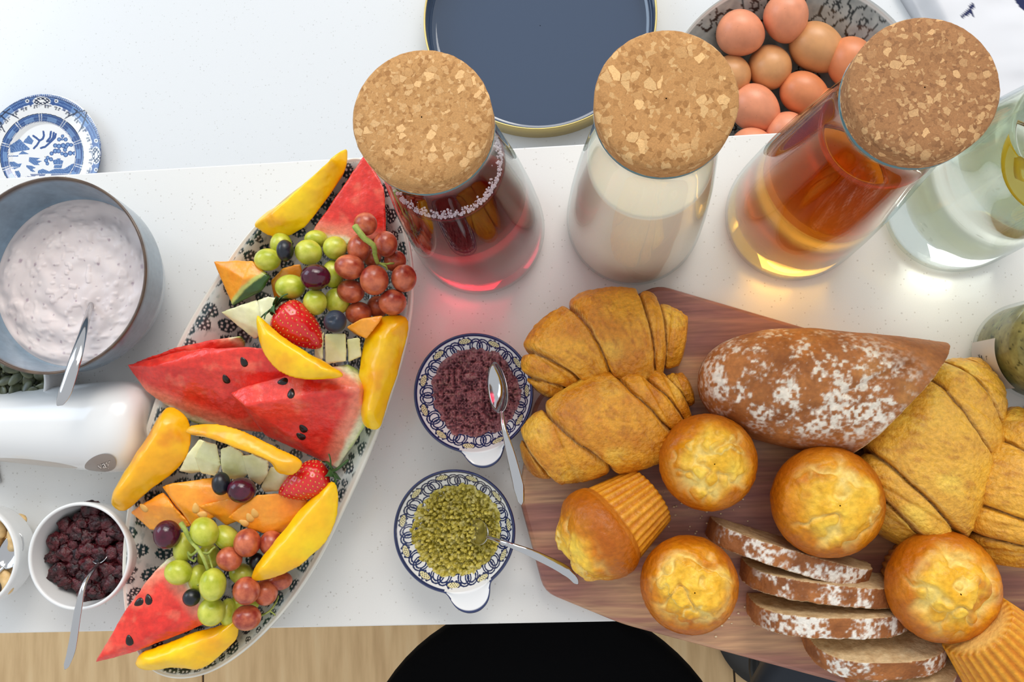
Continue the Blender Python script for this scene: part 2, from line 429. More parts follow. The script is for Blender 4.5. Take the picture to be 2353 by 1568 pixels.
# --- blue and white transfer-print plate; print drawn in the photo's own plan
def seg_dist(p, pts):
    d = np.full(len(p), 1e9)
    for a, b in zip(pts[:-1], pts[1:]):
        a = np.array(a, float); b = np.array(b, float); ab = b - a
        t = np.clip(((p - a) @ ab) / (ab @ ab), 0, 1)
        d = np.minimum(d, np.linalg.norm(p - a - t[:, None] * ab, axis=1))
    return d
def in_poly(p, poly):
    x, y = p[:, 0], p[:, 1]; r = np.zeros(len(p), bool); n = len(poly)
    for i in range(n):
        x1, y1 = poly[i]; x2, y2 = poly[(i + 1) % n]
        if y1 == y2: continue
        r ^= ((y1 > y) != (y2 > y)) & (x < (x2 - x1) * (y - y1) / (y2 - y1) + x1)
    return r
PLC = (96, 357); PLR = 141.0
def willow(v):
    p = proj(v); q = p - np.array(PLC); r = np.linalg.norm(q, axis=1) / PLR; a = np.arctan2(-q[:, 1], q[:, 0])
    c = np.tile(WHITE, (len(v), 1))
    def put(mask, col, amt=1.0):
        m = np.asarray(mask, float) * amt; c[:] = c * (1 - m[:, None]) + np.asarray(col) * m[:, None]
    # outer border
    b = (r > 0.805) & (r < 1.0)
    hatch = (np.sin(a * 150 + r * 60) * np.sin(a * 150 - r * 60)) > 0.22
    put(b & (r > 0.845), BLUE); put(b & hatch & (r > 0.845), PALE, 0.6); put((r > 0.965) & (r < 1.0) & (np.sin(a * 190) > 0.3), WHITE, 0.6); put((r > 0.95) & (r < 0.96), NAVY, .8)
    put(b & (r <= 0.875) & (np.sin(a * 13) > 0.0) & (np.sin(a * 52) > -.3), BLUE, 0.75)
    put(b & (r <= 0.83) & (np.sin(a * 64) > 0.3), NAVY, 0.7)
    for k in range(8):
        a0 = math.radians(90 + 90 * (k // 2)) if k % 2 == 0 else math.radians(45 + 90 * (k // 2))
        da = (a - a0 + np.pi) % (2 * np.pi) - np.pi
        x = da * 0.88; y = r - 0.885
        if k % 2 == 0:
            e = (x / 0.13) ** 2 + (y / 0.065) ** 2
            put(e < 1.25, WHITE); put((e < 1.0) & (np.sin(x * 90) * np.sin(y * 120) > -0.25), NAVY); put(e < 0.12, WHITE)
            for s in (-1, 1):
                put(((x - s * 0.19) / 0.03) ** 2 + ((y + 0.02) / 0.035) ** 2 < 1, BLUE); put(((x - s * 0.23) / 0.03) ** 2 + ((y - 0.03) / 0.03) ** 2 < 1, WHITE); put(((x - s * 0.23) / 0.015) ** 2 + ((y - 0.03) / 0.017) ** 2 < 1, NAVY)
        else:
            u = x * 16; w = y * 16
            fret = (np.abs(np.abs(u) + w * 0.6 - 1.5) < 0.2) | (np.abs(np.abs(u - 0.9) - 0.7) + 0 * w < 0.16) & (np.abs(w) < 0.9) | (np.abs(w - 0.55) < 0.16) & (np.abs(u) < 2.6)
            put((np.abs(u) < 3.0) & (np.abs(w) < 1.1) & ~fret, PALE, 0.5); put(fret & (np.abs(u) < 3.2), NAVY)
    fl = (np.abs(np.sin(a * 14)) > 0.72) & (np.abs(r - 0.80) < 0.028) & (np.sin(a * 110) > -.2)
    put(fl, NAVY, 0.8)
    # inner ring
    g = (r > 0.555) & (r < 0.685)
    put(g, BLUE); put(g & ((np.sin(a * 80 + r * 70) * np.sin(a * 80 - r * 70)) > 0.25), PALE, 0.55)
    put((r > 0.672) & (r < 0.685), NAVY); put((r > 0.543) & (r < 0.549), BLUE)
    for k in range(10):
        da = (a - math.radians(36 * k + 20) + np.pi) % (2 * np.pi) - np.pi
        put(g & (np.abs(np.abs(da) - 0.03) < 0.01), WHITE, 0.8)
        da = (a - math.radians(36 * k + 2) + np.pi) % (2 * np.pi) - np.pi
        put(g & (np.abs(da) < 0.13) & (np.abs(r - 0.60) < 0.035), PALE, 0.7)
    # picture (coordinates read off the photograph, then mirrored fill below)
    Z = lambda x, y: (x / 7.128, 200 + y / 7.128)
    inside = r < 0.54
    for (x, y, rr) in ((1025, 805, 28), (968, 860, 34), (1075, 860, 34), (1020, 855, 22), (905, 960, 36), (965, 970, 40), (1035, 960, 42), (1110, 945, 36), (1165, 950, 32), (1085, 985, 28), (905, 1050, 40), (960, 1050, 38), (845, 1090, 34), (1065, 1030, 34), (1075, 1110, 40), (1150, 1085, 40), (1220, 1085, 34), (1015, 1090, 30), (780, 1160, 32), (835, 1185, 34), (755, 1205, 34), (775, 1255, 30)):
        d = np.linalg.norm(p - np.array(Z(x, y)), axis=1) * 7.128
        put(inside & (d < rr), BLUE); put(inside & (d < rr * 0.62), PALE, 0.75)
    for pl in ([(545, 800), (600, 840), (650, 880), (700, 850), (720, 800), (710, 730)], [(650, 880), (600, 960), (555, 1005)], [(835, 735), (820, 830), (770, 890), (840, 890), (900, 830), (915, 770)], [(840, 890), (740, 980), (670, 1000)], [(880, 750), (870, 830), (830, 880)]):
        put(inside & (seg_dist(p, [Z(*q) for q in pl]) * 7.128 < 17), BLUE)
    for poly in ([(110, 1245), (160, 1225), (230, 1220), (300, 1260), (360, 1250), (330, 1310), (200, 1310), (140, 1300)], [(120, 1330), (330, 1310), (240, 1350), (140, 1350)],
                 [(480, 1150), (660, 1165), (600, 1200), (690, 1215), (620, 1250), (650, 1280), (560, 1280), (470, 1220)], [(430, 1280), (520, 1290), (590, 1325), (530, 1345), (590, 1390), (520, 1390), (430, 1310)],
                 [(400, 870), (470, 790), (550, 880), (520, 945), (380, 910)], [(160, 960), (320, 850), (400, 930), (490, 1010), (480, 1030), (290, 1060), (170, 1080)], [(300, 1105), (370, 1045), (480, 1100)], [(110, 1130), (300, 1120), (300, 1140), (110, 1140)],
                 [(860, 1200), (950, 1180), (1040, 1210), (1020, 1270), (880, 1270)], [(890, 1280), (1020, 1275), (1010, 1330), (880, 1330)], [(620, 1370), (700, 1340), (800, 1380), (900, 1340), (1050, 1340), (1180, 1260), (1300, 1240), (1300, 1420), (620, 1420)],
                 [(80, 1410), (130, 1400), (160, 1480), (70, 1500)], [(240, 1380), (310, 1370), (340, 1440), (320, 1510), (230, 1510)], [(930, 1170), (995, 1170), (985, 1195), (940, 1195)]):
        m = inside & in_poly(p, [Z(*q) for q in poly])
        put(m, BLUE); put(m & (np.sin(p[:, 0] * 1.7 + p[:, 1] * 0.9) > 0), PALE, 0.8)
    low = inside & (p[:, 1] > 400) & (fbm(np.c_[p * 0.09, 0 * r], 5, 3) > 0.0)
    put(low, BLUE, 0.8)
    return c
cz = BACK_Z
pc = P(PLC[0], PLC[1], cz + 0.012); pr = PLR * SPX(PLC[0], PLC[1], cz + 0.012) * 1.02
prof = np.concatenate([[(0.0005, 0.006)], dense([(0.0005, 0.006), (pr * 0.54, 0.0062)], 0.0005)[1:], dense([(pr * 0.54, 0.0062), (pr * 0.66, 0.0105), (pr * 0.99, 0.0145), (pr, 0.0143)], 0.00045)[1:], [(pr * 0.995, 0.0125), (pr * 0.7, 0.0075), (pr * 0.6, 0.0), (pr * 0.5, 0.0), (0.0005, 0.002)]])
v, f, c_ = ring_dish(prof, 520, (pc[0], pc[1], cz), willow)
tag(solid('willow_plate', v, f, M_glaze, loc=(pc[0], pc[1], cz), cols=c_), 'blue and white plate printed with birds, trees and a boat', 'plate')

# --- round tray, dark inside, brass outside
M_lacquer = plain('dark_lacquer', lin(50, 68, 94), 0.06, coat=0.6, coat_rough=0.03, spec=0.7)
M_brass = plain('brushed_brass', lin(205, 182, 118), 0.38, metal=0.85)
tc = P(1239, 36, cz + 0.028); tr = 269 * SPX(1239, 36, cz + 0.028)
t = thing('serving_tray', 'round glossy dark tray with brass outer rim on the worktop', 'tray', (tc[0], tc[1], cz))
v, f = lathe([(0.0005, 0.004), (tr - 0.016, 0.004), (tr - 0.013, 0.004), (tr - 0.012, 0.0041), (tr - 0.006, 0.006), (tr - 0.0035, 0.012), (tr - 0.0022, 0.0268)], 128)
solid('tray_inside', v + np.array([tc[0], tc[1], cz]), f, M_lacquer, t)
v, f = lathe([(tr - 0.0022, 0.0268), (tr - 0.0016, 0.0278), (tr - 0.0004, 0.0278), (tr, 0.027), (tr, 0.001), (tr - 0.001, 0), (0.0005, 0)], 128)
solid('tray_wall', v + np.array([tc[0], tc[1], cz]), f, M_brass, t)

# --- flower bowl of eggs
BWC = (1823, 238); bz = 0.085; bR = 302 * SPX(BWC[0], BWC[1], cz + bz)
bc = P(BWC[0], BWC[1], cz + bz)
FLW = []
for (x, y) in ((1983, 51), (1921, 18), (2042, -6), (1868, 78), (1736, 12), (1618, 26), (1672, 66)):
    z = cz + 0.06
    for _ in range(8):
        w = P(x, y, z); z = cz + 0.008 + (bz - 0.008) * (math.hypot(w[0] - bc[0], w[1] - bc[1]) / bR) ** 2.1
    FLW.append((w[0], w[1]))
FLW = np.array(FLW); _q = poisson(bc[0] - 0.15, bc[0] + 0.15, bc[1] - 0.15, bc[1] + 0.15, 0.0325, 4); _i, _d = nearest(_q, FLW)
FLW = np.concatenate([FLW, _q[np.linalg.norm(_d, axis=1) > 0.030]])
def flower_bowl(v):
    i, d = nearest(v[:, :2], FLW); r = np.linalg.norm(d, axis=1) / 0.0142
    rot = _hash(i, i * 3, i * 7, 9) * 6.28; a = np.arctan2(d[:, 1], d[:, 0]) + rot
    g = 0.5 + 0.5 * fbm(v * 160, 3, 3)
    base = mix(lin(120, 130, 130), lin(176, 180, 176), g)
    dark = np.array(lin(28, 36, 38))
    pet = 0.62 + 0.36 * np.abs(np.cos(2.5 * a)) ** 0.55
    c = mix(base, base * 1.12, (r < pet) * smooth(0.3, 0.9, r))
    line = (np.abs(r - pet) < 0.075) | (np.abs(r - 0.2) < 0.06) | ((r > 0.26) & (r < 0.42 + 0.1 * np.sin(a * 7)) & (np.cos(a * 18) > 0.45))
    small = (r > 1.08) & (np.abs(((r * 9) % 1) - 0.5) < 0.16) & (np.sin(a * 9) > 0.2)
    c = mix(c, dark, np.clip(line.astype(float), 0, 1) + 0 * small)
    hgt = v[:, 2] - cz
    rr = np.linalg.norm(v[:, :2] - bc[:2], axis=1)
    outer = ((rr > bR * 0.975) & (hgt > bz - 0.004))
    c = mix(c, (0.72, 0.73, 0.70), outer.astype(float))
    return c
def bowl_in_h(r):                                # inner surface height at radius r
    return 0.008 + (bz - 0.008) * (r / bR) ** 2.1
rs = np.linspace(0.0005, bR - 0.002, 130)
prof = [(r, bowl_in_h(r)) for r in rs] + [(bR - 0.0008, bz + 0.001), (bR, bz - 0.001)] + [(r, max(0.0, bowl_in_h(r) - 0.007)) for r in np.linspace(bR - 0.002, 0.05, 30)] + [(0.046, 0.0), (0.0005, 0.0)]
v, f, c_ = ring_dish(prof, 460, (bc[0], bc[1], cz), flower_bowl)
tag(solid('egg_bowl', v, f, M_glaze, loc=(bc[0], bc[1], cz), cols=c_), 'grey bowl with dark drawn flowers inside, filled with eggs', 'bowl')

def egg_mesh():
    v, f = sphere_mesh(36, 24)
    z = v[:, 2]; k = 1 - 0.10 * z - 0.02 * z * z
    v[:, 0] *= k; v[:, 1] *= k
    return v, f
def egg_mat(name, col, speck):
    m, nt, b = new_mat(name); setv(b, rough=0.38, sss=0.08, sssr=(0.01, 0.004, 0.002), ssss=0.3)
    c = node(nt, 'ShaderNodeTexCoord'); n = node(nt, 'ShaderNodeTexNoise'); n.inputs['Scale'].default_value = 1.6; n.inputs['Detail'].default_value = 6
    nt.links.new(c.outputs['Object'], n.inputs['Vector'])
    r = ramp(nt, [(0.3, [q * 0.86 for q in col]), (0.7, [min(1, q * 1.1) for q in col])]); nt.links.new(n.outputs['Fac'], r.inputs[0])
    vo = node(nt, 'ShaderNodeTexVoronoi'); vo.inputs['Scale'].default_value = 7; nt.links.new(c.outputs['Object'], vo.inputs['Vector'])
    lt = node(nt, 'ShaderNodeMath', operation='LESS_THAN'); lt.inputs[1].default_value = speck; nt.links.new(vo.outputs['Distance'], lt.inputs[0])
    x = node(nt, 'ShaderNodeMix', data_type='RGBA'); nt.links.new(lt.outputs[0], x.inputs[0]); nt.links.new(r.outputs[0], x.inputs[6]); x.inputs[7].default_value = (*[q * 0.45 for q in col], 1)
    nt.links.new(x.outputs[2], b.inputs['Base Color'])
    return m
EM = [egg_mat('egg_pink', lin(232, 150, 112), 0.07), egg_mat('egg_tan', lin(214, 154, 100), 0.0), egg_mat('egg_brown', lin(222, 136, 88), 0.045)]
v, f = egg_mesh()
egg_me = [make_mesh('egg', v, f, m) for m in EM]
# px, py, half length px, half width px, angle of the blunt end (deg, picture), up tilt, shell, label
EGGS = [(1702, 77, 56, 51, 200, 10, 0, 'pinkish speckled egg beside the middle carafe cork'), (1806, 42, 56, 50, 260, 25, 0, 'pinkish egg resting against the bare patterned side of the bowl'),
        (1879, 111, 68, 53, 215, 8, 1, 'long tan egg lying next to the open patterned bowl wall'), (1767, 153, 57, 48, 80, 35, 1, 'pale tan egg in the middle of the pile'),
        (1850, 217, 60, 47, 212, 10, 2, 'orange-brown egg with a shiny end in the middle of the pile'), (1736, 251, 62, 51, 222, 10, 0, 'pinkish egg close to the bar edge below the pale tan egg'),
        (1958, 150, 66, 52, 245, 8, 2, 'brown egg partly behind the amber carafe cork'), (1908, 258, 58, 48, 220, 5, 2, 'brown egg showing behind the amber carafe glass'),
        (1812, 306, 52, 46, 200, 15, 0, 'pink egg half hidden by the bar edge'), (1680, 172, 48, 44, 90, 20, 1, 'tan egg mostly hidden behind the middle cork'), (1728, 338, 50, 44, 180, 5, 0, 'pink egg almost wholly hidden below the bar edge')]
for (x, y, hl, hw, ang, tilt, k, lab) in EGGS:
    z = cz + 0.05
    for _ in range(6):
        w = P(x, y, z); r = math.hypot(w[0] - bc[0], w[1] - bc[1]); z = cz + max(bowl_in_h(r) + 0.026, 0.052)
    s = SPX(x, y, z); a = math.radians(-ang); tl = math.radians(tilt)
    d = (math.cos(a) * math.cos(tl), math.sin(a) * math.cos(tl), math.sin(tl))
    o = place('egg', egg_me[k], w, align((-d[0], -d[1], -d[2])), (hw * s, hw * s, hl * s))
    tag(o, lab, 'egg', 'eggs in the patterned bowl')

# --- folded cloth with navy print at the far right of the worktop
M_cloth = painted('printed_cloth', 0.85)
w0 = [P(2075, -60, cz + 0.03), P(2245, 215, cz + 0.03), P(2520, 420, cz + 0.03), P(2560, -80, cz + 0.03)]
def cloth(v):
    p = proj(v); c = np.tile(np.array((0.74, 0.74, 0.77)), (len(v), 1))
    m = (seg_dist(p, [(2212, 38), (2228, 25), (2235, 12)]) < 4.5) | (seg_dist(p, [(2230, 22), (2236, 38)]) < 3) | (np.abs(np.linalg.norm(p - np.array((2420, -55)), axis=1) - 95) < 10)
    return mix(c, lin(22, 32, 78), m.astype(float))
n = 90; g = np.linspace(0, 1, n)
V = np.array([(w0[0] * (1 - a) + w0[3] * a) * (1 - b) + (w0[1] * (1 - a) + w0[2] * a) * b for b in g for a in g])
A, B = np.meshgrid(g, g); edge = np.minimum.reduce([A, 1 - A, B, 1 - B]).ravel()
hz = 0.012 + 0.018 * smooth(0, 0.12, edge) + 0.006 * fbm(np.c_[V[:, :2] * 14, 0 * edge], 8, 3)
V[:, 2] = cz + np.where(edge < 0.003, 0.0, hz)
F = [(i * n + j, i * n + j + 1, (i + 1) * n + j + 1, (i + 1) * n + j) for i in range(n - 1) for j in range(n - 1)]
F.append([i * n for i in range(n)] + [(n - 1) * n + j for j in range(1, n)] + [i * n + n - 1 for i in range(n - 2, -1, -1)] + [j for j in range(n - 2, 0, -1)])
tag(solid('tea_towel', V, F, M_cloth, cols=cloth(V)), 'folded white cloth with navy printed marks on the worktop', 'towel')
# ------------------------------------------------------------------ carafes
def clear_shader(nt, ior, edge=None):
    """clear body: light passes straight on, its surface mirrors by Fresnel; edge = glass colour seen along the wall"""
    for n in list(nt.nodes):
        if n.type == 'BSDF_PRINCIPLED': nt.nodes.remove(n)
    tr = node(nt, 'ShaderNodeBsdfTransparent'); gl = node(nt, 'ShaderNodeBsdfGlossy'); gl.inputs['Roughness'].default_value = 0.0
    fr = node(nt, 'ShaderNodeFresnel'); fr.inputs['IOR'].default_value = ior
    mx = node(nt, 'ShaderNodeMixShader')
    if edge:
        lw = node(nt, 'ShaderNodeLayerWeight'); lw.inputs['Blend'].default_value = 0.28
        r = ramp(nt, [(0.0, (0.985, 0.99, 0.985)), (0.55, (0.95, 0.965, 0.96)), (1.0, edge)])
        nt.links.new(lw.outputs['Facing'], r.inputs[0]); nt.links.new(r.outputs[0], tr.inputs[0])
    ge = node(nt, 'ShaderNodeNewGeometry'); iv = node(nt, 'ShaderNodeMath', operation='SUBTRACT'); iv.inputs[0].default_value = 1.0; nt.links.new(ge.outputs['Backfacing'], iv.inputs[1])
    ml = node(nt, 'ShaderNodeMath', operation='MULTIPLY'); nt.links.new(fr.outputs[0], ml.inputs[0]); nt.links.new(iv.outputs[0], ml.inputs[1])
    nt.links.new(ml.outputs[0], mx.inputs[0]); nt.links.new(tr.outputs[0], mx.inputs[1]); nt.links.new(gl.outputs[0], mx.inputs[2])
    nt.links.new(mx.outputs[0], nt.nodes['Material Output'].inputs['Surface'])
def glass_mat(name, edge=(0.62, 0.74, 0.74)):
    m, nt, b = new_mat(name); clear_shader(nt, 1.30, edge); return m
def liquid_mat(name, colour, density):
    m, nt, b = new_mat(name); setv(b, base=(1, 1, 1), rough=0.0, trans=1.0, ior=1.34)
    va = node(nt, 'ShaderNodeVolumeAbsorption'); va.inputs['Color'].default_value = (*colour, 1); va.inputs['Density'].default_value = density
    nt.links.new(va.outputs[0], nt.nodes['Material Output'].inputs['Volume'])
    return m
M_glass = glass_mat('clear_glass')
def cork_mat(name, dark, mid, light, sc):
    m, nt, b = new_mat(name); setv(b, rough=0.85)
    c = node(nt, 'ShaderNodeTexCoord')
    nz = node(nt, 'ShaderNodeTexNoise'); nz.inputs['Scale'].default_value = 260; nz.inputs['Detail'].default_value = 3
    nt.links.new(c.outputs['Object'], nz.inputs['Vector'])
    wp = node(nt, 'ShaderNodeMix', data_type='VECTOR'); wp.inputs[0].default_value = 0.0025
    nt.links.new(c.outputs['Object'], wp.inputs[4]); nt.links.new(nz.outputs['Color'], wp.inputs[5])
    v1 = node(nt, 'ShaderNodeTexVoronoi'); v1.inputs['Scale'].default_value = sc
    v2 = node(nt, 'ShaderNodeTexVoronoi'); v2.inputs['Scale'].default_value = sc * 2.1
    v3 = node(nt, 'ShaderNodeTexVoronoi', feature='DISTANCE_TO_EDGE'); v3.inputs['Scale'].default_value = sc
    for t in (v1, v2, v3): nt.links.new(wp.outputs[1], t.inputs['Vector'])
    s1 = node(nt, 'ShaderNodeSeparateColor'); nt.links.new(v1.outputs['Color'], s1.inputs[0])
    s2 = node(nt, 'ShaderNodeSeparateColor'); nt.links.new(v2.outputs['Color'], s2.inputs[0])
    r2 = ramp(nt, [(0.0, dark), (0.45, mid), (0.8, mid), (1.0, light)]); nt.links.new(s2.outputs[1], r2.inputs[0])
    r1 = ramp(nt, [(0.0, mid), (0.5, mid), (0.8, light), (1.0, [min(1, q * 1.25) for q in light])]); nt.links.new(s1.outputs[1], r1.inputs[0])
    big = node(nt, 'ShaderNodeMath', operation='GREATER_THAN'); big.inputs[1].default_value = 0.55; nt.links.new(s1.outputs[0], big.inputs[0])
    inn = node(nt, 'ShaderNodeMath', operation='GREATER_THAN'); inn.inputs[1].default_value = 0.05; nt.links.new(v3.outputs['Distance'], inn.inputs[0])
    k = node(nt, 'ShaderNodeMath', operation='MULTIPLY'); nt.links.new(big.outputs[0], k.inputs[0]); nt.links.new(inn.outputs[0], k.inputs[1])
    x = node(nt, 'ShaderNodeMix', data_type='RGBA'); nt.links.new(k.outputs[0], x.inputs[0]); nt.links.new(r2.outputs[0], x.inputs[6]); nt.links.new(r1.outputs[0], x.inputs[7])
    fn = node(nt, 'ShaderNodeTexNoise'); fn.inputs['Scale'].default_value = 1500; fn.inputs['Detail'].default_value = 4; nt.links.new(c.outputs['Object'], fn.inputs['Vector'])
    rf = node(nt, 'ShaderNodeMapRange'); rf.inputs[1].default_value = 0.3; rf.inputs[2].default_value = 0.7; rf.inputs[3].default_value = 0.82; rf.inputs[4].default_value = 1.12; nt.links.new(fn.outputs['Fac'], rf.inputs[0])
    x2 = node(nt, 'ShaderNodeMix', data_type='RGBA', blend_type='MULTIPLY'); x2.inputs[0].default_value = 1; nt.links.new(x.outputs[2], x2.inputs[6]); nt.links.new(rf.outputs[0], x2.inputs[7])
    nt.links.new(x2.outputs[2], b.inputs['Base Color'])
    bp = node(nt, 'ShaderNodeBump'); bp.inputs['Strength'].default_value = 0.35; bp.inputs['Distance'].default_value = 0.0006
    nt.links.new(s2.outputs[2], bp.inputs['Height']); nt.links.new(bp.outputs['Normal'], b.inputs['Normal'])
    return m
M_cork1 = cork_mat('cork_fine', lin(166, 116, 64), lin(194, 144, 88), lin(216, 172, 118), 250)
M_cork2 = cork_mat('cork_coarse', lin(162, 112, 60), lin(190, 138, 82), lin(214, 170, 114), 180)
M_cork3 = cork_mat('cork_dark', lin(142, 96, 58), lin(166, 116, 72), lin(202, 158, 108), 270)

CZ_RIM, CZ_CORK0, CZ_TOP = 0.266, 0.268, 0.285
R_BASE, R_NECK, R_CORK = 0.0555, 0.0352, 0.0376
def outer_r(z):
    zs = [0, 0.004, 0.012, 0.03, 0.08, 0.14, 0.20, 0.235, 0.252, 0.262, 0.266]
    rs = [0.0525, 0.0545, 0.0555, 0.0550, 0.0520, 0.0470, 0.0402, 0.0362, 0.0350, 0.0362, 0.0368]
    return np.interp(z, zs, rs)
ZS = np.concatenate([[0, 0.0015, 0.004, 0.008, 0.012], np.linspace(0.02, 0.26, 40), [0.263, 0.266]])
_zz = np.linspace(0, 0.266, 200); _rr = outer_r(_zz)
for _ in range(30): _rr[3:-3] = 0.25 * _rr[2:-4] + 0.5 * _rr[3:-3] + 0.25 * _rr[4:-2]
def outer_s(z): return np.interp(z, _zz, _rr)
TH = 0.0022
def inner_s(z): return outer_s(z) - TH
def carafe(base_px, label, liq, level, cork, extra=None):
    b = P(base_px[0], base_px[1], 0)
    t = thing('glass_carafe', label, 'carafe', b, 'cork-topped glass carafes')
    off = np.array([b[0], b[1], 0])
    floor_t = 0.006
    zi = np.concatenate([[floor_t], np.linspace(floor_t + 0.004, 0.262, 44)])
    out = [(0.0004, 0.0004)] + [(float(outer_s(z)), float(z) + (0.0004 if z == 0 else 0)) for z in ZS]
    inn = [(float(inner_s(z)), float(z)) for z in zi[::-1]] + [(float(inner_s(floor_t)) - 0.004, floor_t - 0.0008), (0.0004, floor_t)]
    prof = out + [(0.0362, 0.2675), (0.0352, 0.2672)] + inn
    v, f = lathe(prof, 96)
    solid('glass_body', v + off, f, M_glass, t)
    # liquid fills the inside, a hair into the wall
    zl = np.linspace(floor_t + 0.002, level, 40)
    e = 0.0003
    prof = [(0.0004, floor_t - 0.0003), (float(inner_s(floor_t)) - 0.004, floor_t - 0.001)] + [(float(inner_s(z)) + e, float(z)) for z in zl] + [(float(inner_s(level)) - 0.002, level - 0.0004), (0.0004, level - 0.0004)]
    v, f = lathe(prof, 96)
    lo = solid(liq[0], v + off, f, liq[1], t); lo.cycles.is_caustics_caster = (liq[0] != 'milk')
    # stopper: disc with a plug below, slightly rough edge
    rim = np.concatenate([[(0.0004, CZ_CORK0 - 0.018), (0.0318, CZ_CORK0 - 0.018), (0.0322, CZ_CORK0)], [(R_CORK - 0.0006, CZ_CORK0), (R_CORK, CZ_CORK0 + 0.001), (R_CORK, CZ_TOP - 0.0016), (R_CORK - 0.0012, CZ_TOP), (R_CORK - 0.012, CZ_TOP), (0.0004, CZ_TOP)]])
    v, f = lathe(rim, 140)
    rad = np.linalg.norm(v[:, :2], axis=1); k = 1 + 0.006 * fbm(v * 900 + b * 50, 11, 2) * (rad > 0.037)
    v[:, 0] *= k; v[:, 1] *= k
    solid('cork_lid', v + off, f, cork, t)
    a_ = np.linspace(0, 2 * np.pi, 97); v, f = tube(np.stack([b[0] + 0.0358 * np.cos(a_), b[1] + 0.0358 * np.sin(a_), 0 * a_ + 0.2655], 1), 0.0018, 10)
    solid('glass_rim', v, f[:-2], M_rim, t)
    if extra: extra(t, b)
    return t
M_rim = plain('glass_lip', lin(74, 120, 128), 0.05, coat=1.0, coat_rough=0.02)
M_red = liquid_mat('berry_juice', (0.85, 0.10, 0.28), 40)
M_amber = liquid_mat('amber_juice', (0.955, 0.69, 0.02), 22)
M_water = liquid_mat('pale_water', (0.88, 0.95, 0.86), 5)
M_milk = plain('oat_milk', lin(246, 234, 212), 0.25, sss=0.3, sssr=(0.012, 0.009, 0.006), ssss=1.0)
M_foam = plain('pink_foam', lin(228, 205, 214), 0.5)

def foam(t, b):
    rnd = random.Random(5); z = 0.207; V = []; F = []; sv, sf = sphere_mesh(8, 5)
    for i in range(1100):
        a = rnd.uniform(0, 6.283); rr = float(inner_s(z)) - 0.0008 - abs(rnd.gauss(0, 0.0018)); s = rnd.uniform(0.0003, 0.0010)
        o = len(V); V += [tuple(q * s + np.array([b[0] + rr * math.cos(a), b[1] + rr * math.sin(a), z + rnd.uniform(-0.0002, 0.001)])) for q in sv]; F += [tuple(o + k for k in g) for g in sf]
    o = solid('foam', V, F, M_foam, t); o['kind'] = 'stuff'
carafe((1105, 535), 'cork-topped glass carafe of dark red berry juice', ('berry_juice', M_red), 0.207, M_cork1, foam)
carafe((1453, 512), 'cork-topped glass carafe two thirds full of beige milk', ('milk', M_milk), 0.185, M_cork2)
carafe((1815, 500), 'cork-topped glass carafe of amber juice with a darker cork', ('amber_juice', M_amber), 0.225, M_cork3)
M_peel = plain('lemon_peel', lin(238, 205, 40), 0.4); M_flesh = plain('lemon_flesh', lin(244, 232, 130), 0.3, sss=0.2, sssr=(0.005, 0.005, 0.002))
def lemon(t, b):
    for (dx, dy, z, tilt) in ((-0.012, 0.006, 0.172, 0.9), (0.012, -0.008, 0.150, -0.7)):
        m = Matrix.Translation((b[0] + dx, b[1] + dy, z)) @ Matrix.Rotation(tilt, 4, 'Y') @ Matrix.Rotation(0.5, 4, 'X')
        v, f = lathe([(0.0004, -0.0025), (0.0225, -0.0025), (0.0245, -0.002), (0.0245, 0.002), (0.0225, 0.0025), (0.0004, 0.0025)], 40)
        mats = [1 if max(np.linalg.norm(v[i][:2]) for i in q) > 0.0235 else 0 for q in f]
        w = np.array([m @ Vector(p) for p in v])
        solid('lemon_slice', w, f, [M_flesh, M_peel], t, mats=mats)
carafe((2180, 478), 'glass carafe of pale water with lemon slices beside the amber one', ('lemon_water', M_water), 0.19, M_cork2, lemon)
# ------------------------------------------------------------------ fruit platter
RIM_Z = 0.043
RIM_PX = [(840, 372), (893, 425), (925, 510), (944, 610), (941, 715), (920, 820), (885, 930), (840, 1050), (785, 1170), (725, 1290), (655, 1395), (575, 1480), (490, 1538), (410, 1556), (345, 1532), (305, 1465), (287, 1370), (287, 1260), (303, 1140), (333, 1010), (378, 875), (432, 755), (498, 645), (572, 540), (650, 462), (735, 400), (790, 372)]
rim = spline([P(x, y, RIM_Z) for x, y in RIM_PX], 900, True)
ax0 = P(815, 470, 0)[:2]; ax1 = P(415, 1450, 0)[:2]
def to_spine(p, shrink=0.80):
    a, b = ax0, ax1; m = (a + b) / 2; a = m + (a - m) * shrink; b = m + (b - m) * shrink; d = b - a
    t = np.clip(((p - a) @ d) / (d @ d), 0, 1); return a + t[:, None] * d
sp = to_spine(rim[:, :2])
def ring_at(s, z):                                  # s = 1 at the rim, 0 on the spine
    r = sp + (rim[:, :2] - sp) * s
    return np.c_[r, np.full(len(r), z)]
def in_z(s): return 0.008 + (RIM_Z - 0.008) * smooth(0.42, 1.0, np.array(s)) ** 1.15
V = []; kinds = []
S_in = np.linspace(0.0, 0.985, 190)
for s in S_in: V.append(ring_at(s, float(in_z(s)))); kinds.append(0)
for s, z in ((1.0, RIM_Z + 0.0012), (1.018, RIM_Z + 0.0010), (1.026, RIM_Z - 0.001), (1.018, RIM_Z - 0.004)): V.append(ring_at(s, z)); kinds.append(1)
for s in np.linspace(0.97, 0.45, 12): V.append(ring_at(s, max(0.0, float(in_z(s)) - 0.007))); kinds.append(1)
V.append(ring_at(0.0, 0.0)); kinds.append(1)
n = len(rim); m = len(V); V = np.concatenate(V); kinds = np.repeat(kinds, n)
F = [(i * n + j, i * n + (j + 1) % n, (i + 1) * n + (j + 1) % n, (i + 1) * n + j) for i in range(m - 1) for j in range(n)]
x0, y0 = V[:, :2].min(0) - 0.01; x1, y1 = V[:, :2].max(0) + 0.01
